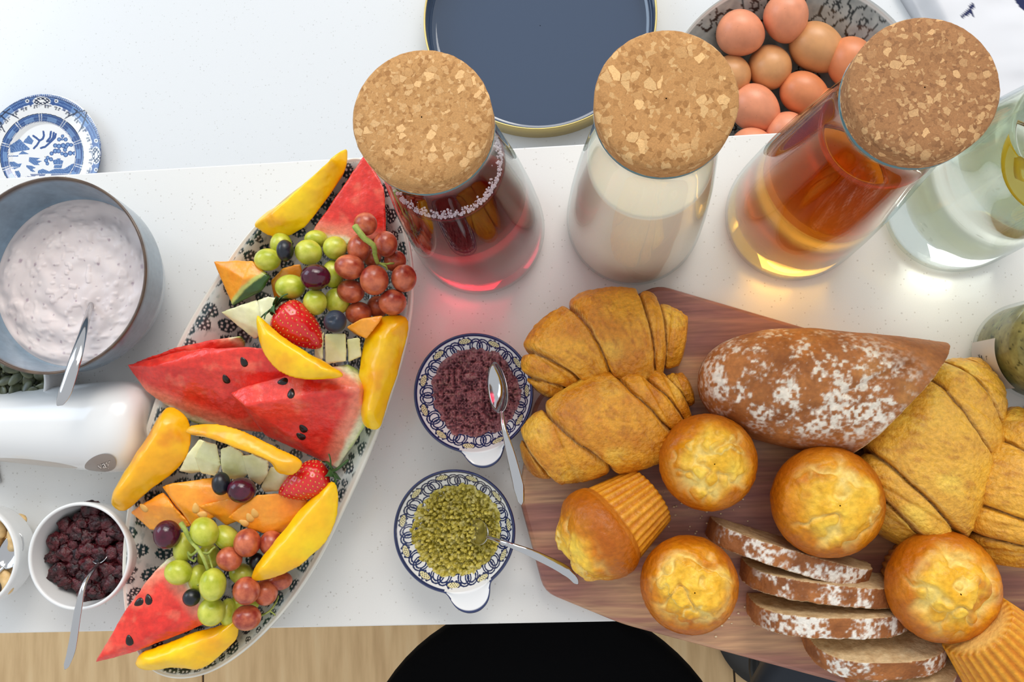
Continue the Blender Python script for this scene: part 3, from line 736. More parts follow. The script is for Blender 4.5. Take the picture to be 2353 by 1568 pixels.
FL1 = poisson(x0, x1, y0, y1, 0.0120, 21, 30000)
FL2 = poisson(x0, x1, y0, y1, 0.0070, 22, 60000)
_i, _d = nearest(FL2, FL1); FL2 = FL2[np.linalg.norm(_d, axis=1) > 0.0080]
def platter_cols(V):
    base = mix(lin(182, 194, 192), lin(214, 219, 212), 0.5 + 0.5 * fbm(V * 120, 2, 3))
    base = mix(base, lin(120, 140, 140), 0.5 * smooth(0.15, 0.6, fbm(V * 230, 6, 3)))
    teal = mix(lin(14, 40, 46), lin(34, 66, 72), 0.5 + 0.5 * vnoise(V * 90, 4))
    c = base
    for FL, R, nd, inner in ((FL1, 0.0060, 7, 0.60), (FL2, 0.0031, 4, 0.5)):
        i, d = nearest(V[:, :2], FL); rot = _hash(i, i * 5, i * 3, 1) * 6.28
        r = np.linalg.norm(d, axis=1) / R; a = np.arctan2(d[:, 1], d[:, 0]) + rot
        edge = 0.93 + 0.07 * np.cos(a * nd * 3)
        c = mix(c, teal, (r < edge).astype(float))
        k = (a % (2 * np.pi / nd)) - np.pi / nd
        dx = r * np.cos(k) - inner; dy = r * np.sin(k)
        c = mix(c, (0.78, 0.78, 0.74), smooth(0.15, 0.09, np.hypot(dx, dy)) if nd == 7 else smooth(0.22, 0.13, np.hypot(dx, dy)))
        if nd == 7: c = mix(c, (0.74, 0.75, 0.72), smooth(0.19, 0.12, r))
    return c
cols = platter_cols(V); cols[kinds == 1] = np.array(lin(232, 229, 218)) * (1 + 0.03 * fbm(V[kinds == 1] * 200, 1, 2))[:, None]
band = smooth(0.955, 0.985, np.linalg.norm(V[:, :2] - np.tile(sp, (m, 1)), axis=1) / (np.linalg.norm(rim[:, :2] - sp, axis=1)[None].repeat(m, 0).ravel()))
cols = mix(cols, np.array(lin(228, 225, 214)), band)
pl_c = (ax0 + ax1) / 2
tag(solid('fruit_platter', V, F, M_glaze, loc=(pl_c[0], pl_c[1], 0), cols=cols), 'long pointed oval platter with dark teal flower print, piled with fruit', 'platter')

# --- fruit skins and flesh
M_melonflesh = painted('watermelon_flesh', 0.28, 0.16, 260, (380, 0.35, 0.0015), coat=0.25, coat_rough=0.15, sss=0.12, sssr=(0.012, 0.004, 0.003), ssss=0.4)
M_mango = painted('mango_flesh', 0.30, 0.05, 200, (140, 0.25, 0.0012), coat=0.2, coat_rough=0.2, sss=0.15, sssr=(0.01, 0.006, 0.001), ssss=0.4)
M_canta = painted('cantaloupe_flesh', 0.30, 0.08, 240, (220, 0.35, 0.0012), coat=0.25, coat_rough=0.2, sss=0.15, sssr=(0.01, 0.005, 0.002), ssss=0.4)
M_honey = painted('honeydew_flesh', 0.25, 0.05, 220, (160, 0.25, 0.001), coat=0.3, coat_rough=0.15, sss=0.2, sssr=(0.008, 0.008, 0.004), ssss=0.5)
M_seed = plain('melon_seed_black', lin(28, 16, 12), 0.25)
M_pip = plain('melon_seed_pale', lin(232, 178, 92), 0.35)
def seed_mesh(mat):
    v, f = sphere_mesh(14, 8); v = v * np.array([0.0030, 0.0044, 0.0016]); v[:, 0] *= 1 - 0.35 * (v[:, 1] / 0.0044); return make_mesh('seed', v, f, mat)
me_seed = seed_mesh(M_seed); me_pip = seed_mesh(M_pip)
def put_seeds(obj, V, F, seeds, me, sink=0.0004):
    tr = bvh(V, F)
    for (x, y, rot) in seeds:
        p, nrm = hit(tr, x, y)
        if p is None: continue
        place('seed', me, p - nrm * sink, align(nrm, math.radians(rot)), parent=obj)

def wm_cols(V, rind, reach=0.026):
    """rind: list of (point, outward) planes; colour runs green, white, pink, red inwards"""
    d = np.full(len(V), 1e9)
    for p, o in rind: d = np.minimum(d, (np.asarray(p) - V) @ (np.asarray(o) / np.linalg.norm(o)))
    d = d + 0.0015 * fbm(V * 150, 3, 2)
    red = mix(lin(210, 22, 16), lin(242, 72, 54), 0.5 + 0.6 * fbm(V * np.array([60, 60, 60]), 5, 4))
    red = mix(red, lin(238, 120, 92), 0.55 * smooth(0.1, 0.55, fbm(V * 95, 15, 3)))
    c = mix(red, lin(240, 140, 110), smooth(0.022, 0.010, d)); c = mix(c, lin(232, 226, 184), smooth(0.010, 0.0055, d))
    c = mix(c, lin(186, 206, 120), smooth(0.0045, 0.0022, d)); c = mix(c, lin(58, 96, 38), smooth(0.0016, 0.0004, d))
    return c
def hull_piece(name, pts, mat, colour, label, cat, group=None, voxel=0.0013, it=2, rough=0.0008, fs=90, seed=1, pips=None, pip_me=None, drop=0.0):
    V, F = hull_vf([P3(q) for q in pts]); V, F = remesh(V, F, voxel, it)
    N = normals(V, F); V = V + N * (rough * fbm(V * fs, seed, 4))[:, None]
    V[:, 2] += drop
    o = solid(name, V, F, mat, cols=colour(V)); tag(o, label, cat, group)
    if pips: put_seeds(o, V, F, pips, pip_me)
    return o, V, F
GW = 'watermelon wedges on the platter'
def rind_plane(a, b, z, side):
    """vertical-ish plane through two photo points; side = a photo point inside the flesh"""
    p = P(a[0], a[1], z); q = P(b[0], b[1], z); s = P(side[0], side[1], z)
    d = q - p; n = np.array([d[1], -d[0], 0]); n /= np.linalg.norm(n)
    if (s - p) @ n > 0: n = -n
    return (p, n)
# back wedge beside the berry carafe
hull_piece('watermelon_wedge', [(836, 357, .070), (848, 366, .066), (884, 432, .070), (884, 455, .050), (887, 535, .062), (880, 560, .030), (835, 566, .058), (740, 562, .052), (706, 548, .050), (712, 560, .024), (800, 575, .022), (880, 570, .018), (842, 380, .048), (760, 470, .060)], M_melonflesh,
           lambda V: wm_cols(V, [rind_plane((700, 552), (885, 590), .05, (830, 420))]), 'watermelon wedge standing upright behind the red grapes', 'watermelon', GW, seed=3)
# broad wedge with its tip over the platter edge
hull_piece('watermelon_wedge', [(291, 838, .058), (300, 846, .050), (352, 842, .070), (420, 806, .066), (470, 800, .072), (565, 798, .078), (602, 797, .078), (668, 856, .074), (690, 885, .050), (604, 994, .040), (560, 990, .028), (478, 978, .030), (440, 970, .036), (340, 905, .052), (600, 860, .020), (480, 950, .014)], M_melonflesh,
           lambda V: wm_cols(V, [rind_plane((476, 986), (444, 972), .03, (400, 870))]), 'broad watermelon wedge whose tip sticks out over the platter edge by the yoghurt bowl', 'watermelon', GW, seed=4,
           pips=[(519, 872, 10), (551, 918, 60), (560, 832, 20)], pip_me=me_seed)
hull_piece('watermelon_wedge', [(300, 836, .052), (395, 801, .060), (480, 783, .062), (556, 771, .060), (565, 785, .052), (563, 799, .044), (470, 812, .058), (420, 815, .050), (345, 850, .042), (545, 800, .020), (470, 815, .018), (505, 785, .020)], M_melonflesh,
           lambda V: wm_cols(V, [rind_plane((561, 770), (570, 803), .05, (400, 810))]), 'thin watermelon slice with a green rind end, tucked behind a broad wedge', 'watermelon', GW, seed=8)
# wedge in the middle with the clear pale rind
hull_piece('watermelon_wedge', [(528, 903, .078), (560, 888, .080), (645, 866, .080), (700, 872, .076), (800, 836, .066), (824, 850, .062), (826, 893, .086), (562, 932, .088), (612, 1003, .056), (700, 1042, .050), (775, 1076, .044), (842, 975, .060), (840, 900, .070), (780, 1070, .020), (838, 985, .025), (640, 980, .020), (822, 860, .024), (640, 900, .030)], M_melonflesh,
           lambda V: wm_cols(V, [rind_plane((786, 1082), (846, 985), .05, (680, 950)), rind_plane((796, 828), (834, 852), .06, (700, 950))]), 'watermelon wedge with pale rind lying across the middle of the platter', 'watermelon', GW, seed=5,
           pips=[(650, 877, 100), (669, 904, 0), (696, 985, 20), (691, 1003, 40)], pip_me=me_seed)
# wedge whose tip sticks out past the bar edge
hull_piece('watermelon_wedge', [(217, 1524, .062), (228, 1512, .066), (290, 1400, .066), (340, 1330, .064), (384, 1284, .060), (402, 1276, .056), (450, 1330, .064), (492, 1398, .066), (505, 1422, .058), (470, 1436, .058), (380, 1472, .060), (300, 1503, .060), (395, 1300, .024), (480, 1420, .022), (330, 1450, .030), (240, 1508, .050)], M_melonflesh,
           lambda V: wm_cols(V, [rind_plane((372, 1280), (410, 1262), .05, (350, 1400)), rind_plane((410, 1262), (425, 1280), .05, (350, 1400))]), 'watermelon wedge pointing out past the front edge of the bar', 'watermelon', GW, seed=6,
           pips=[(341, 1378, 15), (319, 1385, 120), (297, 1472, 10)], pip_me=me_seed)

# mango slices
def pillow(outline, za, zb, dome, thick, A, B, n=110):
    """slice from a traced outline: edge height runs za..zb along the spine A-B, domed above and below"""
    zm = (za + zb) / 2
    o = spline([P(x, y, zm) for x, y in outline], n, True)
    a = P(A[0], A[1], zm)[:2]; b = P(B[0], B[1], zm)[:2]; d = b - a
    t = ((o[:, :2] - a) @ d) / (d @ d); tc = np.clip(t, 0.12, 0.88)
    s = a + tc[:, None] * d
    ez = za + (zb - za) * np.clip(t, 0, 1)
    V = []; k = 9
    lv = np.linspace(0, 1, k)
    for u in lv:   # bottom centre to edge
        V.append(np.c_[s + (o[:, :2] - s) * u, ez - thick * (1 - u ** 2.0)])
    for u in lv[::-1][1:]:
        V.append(np.c_[s + (o[:, :2] - s) * u, ez + dome * (1 - u ** 1.7)])
    m = len(V); V = np.concatenate(V)
    F = [(i * n + j, i * n + (j + 1) % n, (i + 1) * n + (j + 1) % n, (i + 1) * n + j) for i in range(m - 1) for j in range(n)]
    F.append(tuple(range(n))[::-1]); F.append(tuple((m - 1) * n + j for j in range(n)))
    return V, F
def mango(outline, za, zb, dome, thick, A, B, label, seed, tone=0.0):
    V, F = pillow(outline, za, zb, dome, thick, A, B); V, F = remesh(V, F, 0.0013, 2)
    N = normals(V, F); V = V + N * (0.0011 * fbm(V * 70, seed, 4))[:, None]
    c = mix(lin(250, 180, 0), lin(255, 214, 4), 0.5 + 0.7 * fbm(V * 45, seed + 3, 3))
    c = mix(c, lin(236, 152, 10), np.clip(tone + 0.5 * smooth(0.2, 0.6, fbm(V * 60, seed + 8, 3)), 0, 1))
    o = solid('mango_slice', V, F, M_mango, cols=c); tag(o, label, 'mango', 'mango slices on the platter')
mango([(577, 514), (600, 490), (660, 458), (720, 412), (770, 372), (799, 345), (804, 352), (801, 385), (782, 416), (745, 468), (715, 505), (690, 527), (655, 543), (620, 541), (595, 529)], .052, .062, .012, .018, (610, 520), (790, 365), 'big mango slice leaning over the platter edge beside the upright watermelon', 1)
mango([(586, 726), (601, 729), (640, 765), (700, 805), (760, 840), (790, 862), (770, 870), (700, 873), (650, 860), (613, 825), (590, 775)], .094, .096, .007, .010, (600, 755), (765, 862), 'mango slice lying below the top strawberry', 2)
mango([(857, 742), (885, 725), (934, 731), (930, 790), (907, 880), (887, 945), (872, 986), (840, 981), (828, 940), (824, 880), (828, 810), (840, 768)], .064, .070, .012, .020, (893, 750), (856, 970), 'long mango slice standing along the platter edge near the purple spread', 3, 0.1)
mango([(388, 935), (420, 950), (437, 985), (436, 1030), (405, 1080), (340, 1130), (292, 1172), (264, 1168), (258, 1145), (290, 1080), (340, 1000), (365, 955)], .062, .064, .014, .020, (402, 965), (285, 1145), 'thick mango slice hanging over the platter edge by the white bottle', 4, 0.45)
mango([(425, 993), (447, 974), (520, 978), (580, 1000), (640, 1030), (690, 1055), (694, 1075), (672, 1092), (640, 1086), (618, 1060), (560, 1036), (500, 1012), (450, 1001)], .090, .090, .007, .008, (450, 990), (670, 1072), 'thin curved mango slice across the honeydew pieces', 5, 0.4)
mango([(763, 1105), (776, 1130), (771, 1200), (745, 1250), (690, 1300), (640, 1325), (595, 1336), (579, 1327), (600, 1285), (650, 1220), (700, 1160), (740, 1120)], .074, .078, .010, .012, (755, 1135), (605, 1318), 'pointed mango slice beside the lower strawberry', 6)
mango([(315, 1512), (332, 1496), (380, 1480), (440, 1455), (500, 1440), (540, 1424), (549, 1440), (545, 1470), (510, 1502), (460, 1540), (400, 1536), (350, 1541), (315, 1533)], .056, .056, .010, .016, (345, 1520), (530, 1450), 'mango slice at the pointed front end of the platter', 7)

# cantaloupe
GC = 'cantaloupe pieces on the platter'
def canta_cols(rind=None):
    def c(V):
        k = mix(lin(246, 140, 14), lin(252, 174, 52), 0.5 + 0.8 * fbm(V * 55, 9, 3))
        if rind is not None:
            p, o = rind; d = (p - V) @ o + 0.0006 * fbm(V * 200, 2, 2)
            k = mix(k, lin(200, 206, 110), smooth(0.006, 0.003, d)); k = mix(k, lin(52, 84, 30), smooth(0.0022, 0.0008, d))
        return k
    return c
hull_piece('cantaloupe_piece', [(489, 600, .058), (580, 598, .066), (623, 636, .064), (602, 668, .062), (534, 704, .056), (515, 650, .058), (560, 640, .070), (600, 640, .030), (540, 690, .030), (505, 615, .040), (560, 615, .030)], M_canta, canta_cols(rind_plane((628, 640), (534, 712), .05, (540, 630))), 'cantaloupe wedge with a dark green rind edge at the platter side', 'cantaloupe', GC, seed=11)
hull_piece('cantaloupe_piece', [(622, 645, .050), (650, 615, .056), (690, 604, .054), (700, 640, .050), (680, 680, .046), (630, 685, .040), (640, 650, .022), (690, 670, .022)], M_canta, canta_cols(), 'small cantaloupe chunk under the upper green grapes', 'cantaloupe', GC, seed=12)
hull_piece('cantaloupe_piece', [(795, 752, .074), (830, 732, .078), (882, 724, .076), (868, 745, .078), (842, 780, .074), (815, 770, .062), (850, 740, .050), (872, 735, .052)], M_canta, canta_cols(), 'flat cantaloupe piece between the blueberry and the long mango slice', 'cantaloupe', GC, seed=13, voxel=0.001)
hull_piece('cantaloupe_piece', [(297, 1178, .054), (330, 1160, .060), (375, 1130, .058), (400, 1165, .064), (440, 1208, .058), (390, 1222, .050), (345, 1218, .048), (350, 1180, .020), (420, 1205, .020)], M_canta, canta_cols(), 'cantaloupe piece under the tip of the hanging mango slice', 'cantaloupe', GC, seed=14, pips=[(322, 1160, 60), (330, 1168, 40), (313, 1168, 60)], pip_me=me_pip)
hull_piece('cantaloupe_piece', [(371, 1118, .062), (388, 1112, .066), (495, 1095, .056), (540, 1125, .058), (545, 1160, .060), (475, 1200, .062), (440, 1212, .058), (400, 1150, .066), (450, 1150, .022), (520, 1150, .022), (430, 1195, .022)], M_canta, canta_cols(), 'broad cantaloupe piece below the black grape', 'cantaloupe', GC, seed=15, pips=[(450, 1168, 5), (465, 1183, 80)], pip_me=me_pip)
hull_piece('cantaloupe_piece', [(455, 1163, .064), (490, 1155, .070), (545, 1140, .068), (585, 1155, .066), (560, 1190, .064), (520, 1210, .058), (500, 1185, .066), (520, 1180, .030), (560, 1180, .030)], M_canta, canta_cols(), 'narrow cantaloupe piece between two broader ones', 'cantaloupe', GC, seed=16)
hull_piece('cantaloupe_piece', [(521, 1190, .072), (560, 1160, .078), (592, 1135, .078), (640, 1133, .074), (712, 1150, .066), (690, 1190, .066), (655, 1226, .060), (605, 1228, .066), (570, 1215, .070), (600, 1200, .030), (670, 1170, .030), (560, 1180, .040)], M_canta, canta_cols(), 'cantaloupe piece with seeds beside the lower strawberry', 'cantaloupe', GC, seed=17, pips=[(574, 1190, 20), (560, 1202, 60), (585, 1180, 10)], pip_me=me_pip)

# honeydew
GH = 'honeydew pieces on the platter'
def honey(V):
    return mix(lin(214, 212, 146), lin(240, 238, 196), 0.5 + 0.8 * fbm(V * 60, 19, 3))
def honey_g(V):
    c = honey(V); return mix(c, lin(178, 190, 90), 0.6 * smooth(0.012, -0.002, V[:, 2] - V[:, 2].min() - 0.012))
for pts, lab, sd in (
    ([(507, 718, .056), (548, 702, .062), (592, 688, .060), (606, 720, .064), (606, 765, .060), (586, 782, .052), (550, 745, .056), (560, 720, .022), (590, 760, .022)], 'pointed pale honeydew piece at the platter side', 1),
    ([(590, 690, .068), (615, 680, .072), (655, 688, .070), (640, 735, .068), (610, 765, .066), (598, 730, .070), (620, 720, .036), (640, 700, .036)], 'pale honeydew chunk beside the top strawberry leaves', 2),
    ([(722, 795, .070), (745, 760, .076), (742, 830, .070), (722, 828, .062), (735, 795, .040)], 'narrow honeydew chunk behind the crossing mango slice', 3),
    ([(746, 766, .080), (795, 766, .080), (796, 832, .074), (748, 838, .070), (770, 800, .036), (790, 780, .040), (750, 780, .040)], 'honeydew chunk just below the blueberry', 4),
    ([(796, 778, .078), (828, 774, .076), (832, 820, .070), (800, 834, .070), (815, 800, .036)], 'honeydew chunk beside the long mango slice', 5),
    ([(409, 1083, .060), (432, 1040, .068), (458, 1008, .066), (486, 1020, .066), (478, 1082, .062), (440, 1090, .054), (450, 1060, .024), (478, 1060, .024)], 'greenish honeydew end piece next to the hanging mango slice', 6),
    ([(446, 1050, .074), (468, 1012, .080), (500, 1020, .078), (508, 1070, .074), (498, 1096, .064), (460, 1088, .064), (480, 1060, .030)], 'honeydew chunk second along the middle row', 7),
    ([(505, 1030, .078), (530, 1022, .082), (560, 1040, .078), (572, 1090, .070), (555, 1106, .062), (515, 1098, .066), (506, 1070, .074), (540, 1070, .030)], 'honeydew chunk with a seed in the middle row', 8),
    ([(555, 1046, .080), (580, 1042, .082), (618, 1060, .078), (618, 1090, .072), (598, 1118, .060), (570, 1100, .068), (590, 1080, .030)], 'honeydew chunk beside the purple grape in the middle row', 9),
    ([(598, 1118, .060), (622, 1070, .070), (655, 1080, .070), (668, 1092, .066), (640, 1130, .062), (606, 1132, .056), (630, 1100, .024)], 'white honeydew chunk against the lower strawberry tip', 10)):
    hull_piece('honeydew_piece', pts, M_honey, honey_g if sd in (6, 8, 9) else honey, lab, 'honeydew', GH, voxel=0.0011, it=6, rough=0.0005, seed=30 + sd, pips=[(510, 1030, 100)] if sd == 8 else None, pip_me=me_pip)

# --- grapes, blueberries
def grape_mat(name, a, b, rough=0.28, bloom=None, sss=0.3):
    m, nt, bs = new_mat(name); setv(bs, rough=rough, sss=sss, sssr=(0.006, 0.005, 0.002), ssss=0.8, coat=0.15, coat_rough=0.2)
    c = node(nt, 'ShaderNodeTexCoord'); n = node(nt, 'ShaderNodeTexNoise'); n.inputs['Scale'].default_value = 1.3; n.inputs['Detail'].default_value = 5
    oi = node(nt, 'ShaderNodeObjectInfo'); ad = node(nt, 'ShaderNodeVectorMath', operation='ADD'); sc = node(nt, 'ShaderNodeVectorMath', operation='SCALE'); sc.inputs[3].default_value = 7.0
    cx = node(nt, 'ShaderNodeCombineXYZ'); nt.links.new(oi.outputs['Random'], cx.inputs[0]); nt.links.new(oi.outputs['Random'], cx.inputs[2]); nt.links.new(cx.outputs[0], sc.inputs[0])
    nt.links.new(c.outputs['Object'], ad.inputs[0]); nt.links.new(sc.outputs[0], ad.inputs[1]); nt.links.new(ad.outputs[0], n.inputs['Vector'])
    r = ramp(nt, [(0.3, a), (0.68, b)]); nt.links.new(n.outputs['Fac'], r.inputs[0])
    nt.links.new(r.outputs[0], bs.inputs['Base Color']); return m
M_gg = grape_mat('green_grape', lin(168, 178, 30), lin(214, 214, 90))
M_gr = grape_mat('red_grape', lin(140, 38, 28), lin(214, 118, 78))
M_gp = grape_mat('purple_grape', lin(48, 8, 26), lin(86, 14, 44), 0.15, sss=0.1)
M_gk = grape_mat('black_grape', lin(8, 11, 18), lin(22, 27, 40), 0.35, sss=0.0)
M_stem = painted('grape_stem', 0.6, 0.15, 400)
v, f = sphere_mesh(28, 18)
ME_G = {k: make_mesh('grape', v, f, m) for k, m in (('g', M_gg), ('r', M_gr), ('p', M_gp), ('k', M_gk))}
CATN = {'g': 'green_grape', 'r': 'red_grape', 'p': 'purple_grape', 'k': 'black_grape'}
def grape(x, y, a, b, ang, z, kind, label, group):
    w = P(x, y, z); s = M_PER_PX(z)
    o = place(CATN[kind], ME_G[kind], w, (0, 0, math.radians(-ang)), (a * s, b * s, (a + b) / 2 * s)); tag(o, label, 'grape', group)
UP_G = ('green grape heaped in the upper bunch by the upright watermelon', 'green grapes of the upper bunch')
UP_R = ('red grape in the bunch at the platter edge by the berry carafe', 'red grapes of the upper bunch')
LO_G = ('green grape in the lower bunch on the watermelon tip wedge', 'green grapes of the lower bunch')
LO_R = ('red grape in the lower bunch beside the pointed mango slice', 'red grapes of the lower bunch')
for x, y, a, b, ang, z in ((615, 597, 32, 27, 0, .064), (646, 563, 26, 30, 0, .052), (709, 580, 33, 30, 20, .070), (770, 570, 29, 28, 0, .068), (726, 550, 28, 22, 0, .056), (667, 660, 36, 30, 0, .070), (724, 695, 28, 31, 0, .074), (766, 630, 26, 34, 0, .062), (775, 692, 30, 32, 0, .060)):
    grape(x, y, a, b, ang, z, 'g', *UP_G)
for x, y, a, b, ang, z in ((840, 515, 28, 28, 0, .078), (824, 572, 27, 33, 0, .070), (886, 561, 28, 31, 0, .074), (803, 614, 36, 30, 10, .078), (860, 644, 34, 36, 0, .078), (908, 600, 26, 26, 0, .060), (928, 640, 30, 33, 0, .070), (806, 670, 33, 28, 10, .066), (902, 695, 33, 31, 0, .068), (824, 720, 31, 27, 0, .056), (868, 705, 26, 26, 0, .046), (855, 590, 22, 26, 0, .052)):
    grape(x, y, a, b, ang, z, 'r', *UP_R)
for x, y, a, b, ang, z in ((470, 1223, 36, 31, 60, .076), (521, 1237, 36, 26, 40, .064), (424, 1258, 24, 37, 10, .062), (410, 1316, 32, 29, 15, .072), (489, 1344, 30, 38, 0, .082), (456, 1330, 22, 32, 0, .064), (486, 1406, 31, 33, 0, .070), (524, 1408, 20, 32, 0, .056), (556, 1320, 30, 24, 20, .060), (480, 1280, 26, 30, 0, .050), (560, 1388, 36, 22, 0, .046)):
    grape(x, y, a, b, ang, z, 'g', *LO_G)
for x, y, a, b, ang, z in ((568, 1248, 31, 33, 0, .076), (624, 1249, 28, 29, 0, .068), (527, 1285, 30, 28, 20, .076), (566, 1358, 31, 32, 0, .078), (567, 1420, 33, 29, 0, .070), (610, 1362, 28, 30, 0, .062), (640, 1335, 32, 22, 0, .056)):
    grape(x, y, a, b, ang, z, 'r', *LO_R)
for x, y, a, b, ang, z, k, lab in ((655, 576, 20, 26, 0, .078, 'k', 'small oval black grape on the upper green grapes'), (725, 637, 36, 31, 0, .082, 'p', 'dark purple grape on top of the upper green grapes'), (384, 1229, 31, 34, 0, .074, 'p', 'dark purple grape on the platter side near the cranberries'),
                                   (508, 1112, 21, 27, 0, .078, 'k', 'black oval grape beside the purple grape on the cantaloupe'), (555, 1127, 33, 30, 0, .078, 'p', 'reddish purple grape on the cantaloupe below the honeydew row'), (440, 1374, 20, 20, 0, .074, 'k', 'round black berry on the watermelon tip wedge'), (590, 1293, 17, 22, 0, .066, 'k', 'dark blue berry half under the pointed mango slice')):
    grape(x, y, a, b, ang, z, k, lab, None)
# blueberry with its crown
w = P(770, 739, .088); s = M_PER_PX(.088) * 27
v, f = sphere_mesh(36, 24); r = np.hypot(v[:, 0], v[:, 1]); a = np.arctan2(v[:, 1], v[:, 0])
crown = np.exp(-((r - 0.36) / 0.07) ** 2) * (v[:, 2] > 0); v[:, 2] = v[:, 2] * 0.9 - 0.16 * (r < 0.3) * (v[:, 2] > 0) * (1 - r / 0.3) + 0.10 * crown * (0.5 + 0.5 * np.cos(5 * a))
v = v * s; v[:, 2] += 0
M_bb = grape_mat('blueberry_skin', lin(20, 28, 42), lin(44, 56, 76), 0.5, sss=0.0)
tag(solid('blueberry', v + w, f, M_bb), 'round blueberry with a star-shaped crown above the honeydew', 'blueberry')
# grape stems
def stem(name, paths, label):
    V = []; F = []; C = []
    for pts, r0, r1 in paths:
        p = spline([P3(q) for q in pts], 24); v, f = tube(p, np.linspace(r0, r1, 24), 8); v += 0.0003 * fbm(v * 500, 3, 2)[:, None]
        o = len(V); V += list(v); F += [tuple(o + k for k in g) for g in f]
    V = np.array(V); C = mix(lin(120, 138, 46), lin(176, 186, 92), 0.5 + 0.8 * fbm(V * 180, 6, 3))
    tag(solid(name, V, F, M_stem, cols=C), label, 'stem')
stem('grape_stem', [([(815, 520, .094), (835, 545, .096), (858, 565, .092), (862, 588, .086), (868, 605, .080)], .0026, .0016), ([(866, 603, .081), (880, 607, .078), (905, 605, .072)], .0011, .0008), ([(868, 604, .08), (885, 612, .078), (890, 620, .076)], .0009, .0007)], 'pale green stalk among the red grapes by the berry carafe')
stem('grape_stem', [([(416, 1203, .080), (425, 1218, .082), (440, 1245, .080), (455, 1262, .082), (468, 1285, .086), (478, 1312, .084)], .0020, .0013), ([(456, 1264, .082), (440, 1276, .080), (432, 1270, .076), (436, 1284, .074), (447, 1290, .074), (450, 1282, .075)], .0010, .0008), ([(458, 1270, .082), (478, 1272, .080), (488, 1262, .078), (494, 1258, .076)], .0010, .0008), ([(478, 1275, .080), (484, 1290, .078), (488, 1306, .078)], .0009, .0007), ([(440, 1342, .070), (450, 1344, .071), (458, 1343, .072)], .0010, .0008)], 'green branching stalk among the lower green grapes')
stem('grape_stem', [([(600, 1416, .052), (620, 1404, .056), (634, 1385, .054), (640, 1370, .05)], .0008, .0006), ([(620, 1404, .056), (630, 1412, .054), (633, 1415, .054)], .0006, .0005)], 'thin brown twig on the platter edge below the red grapes')

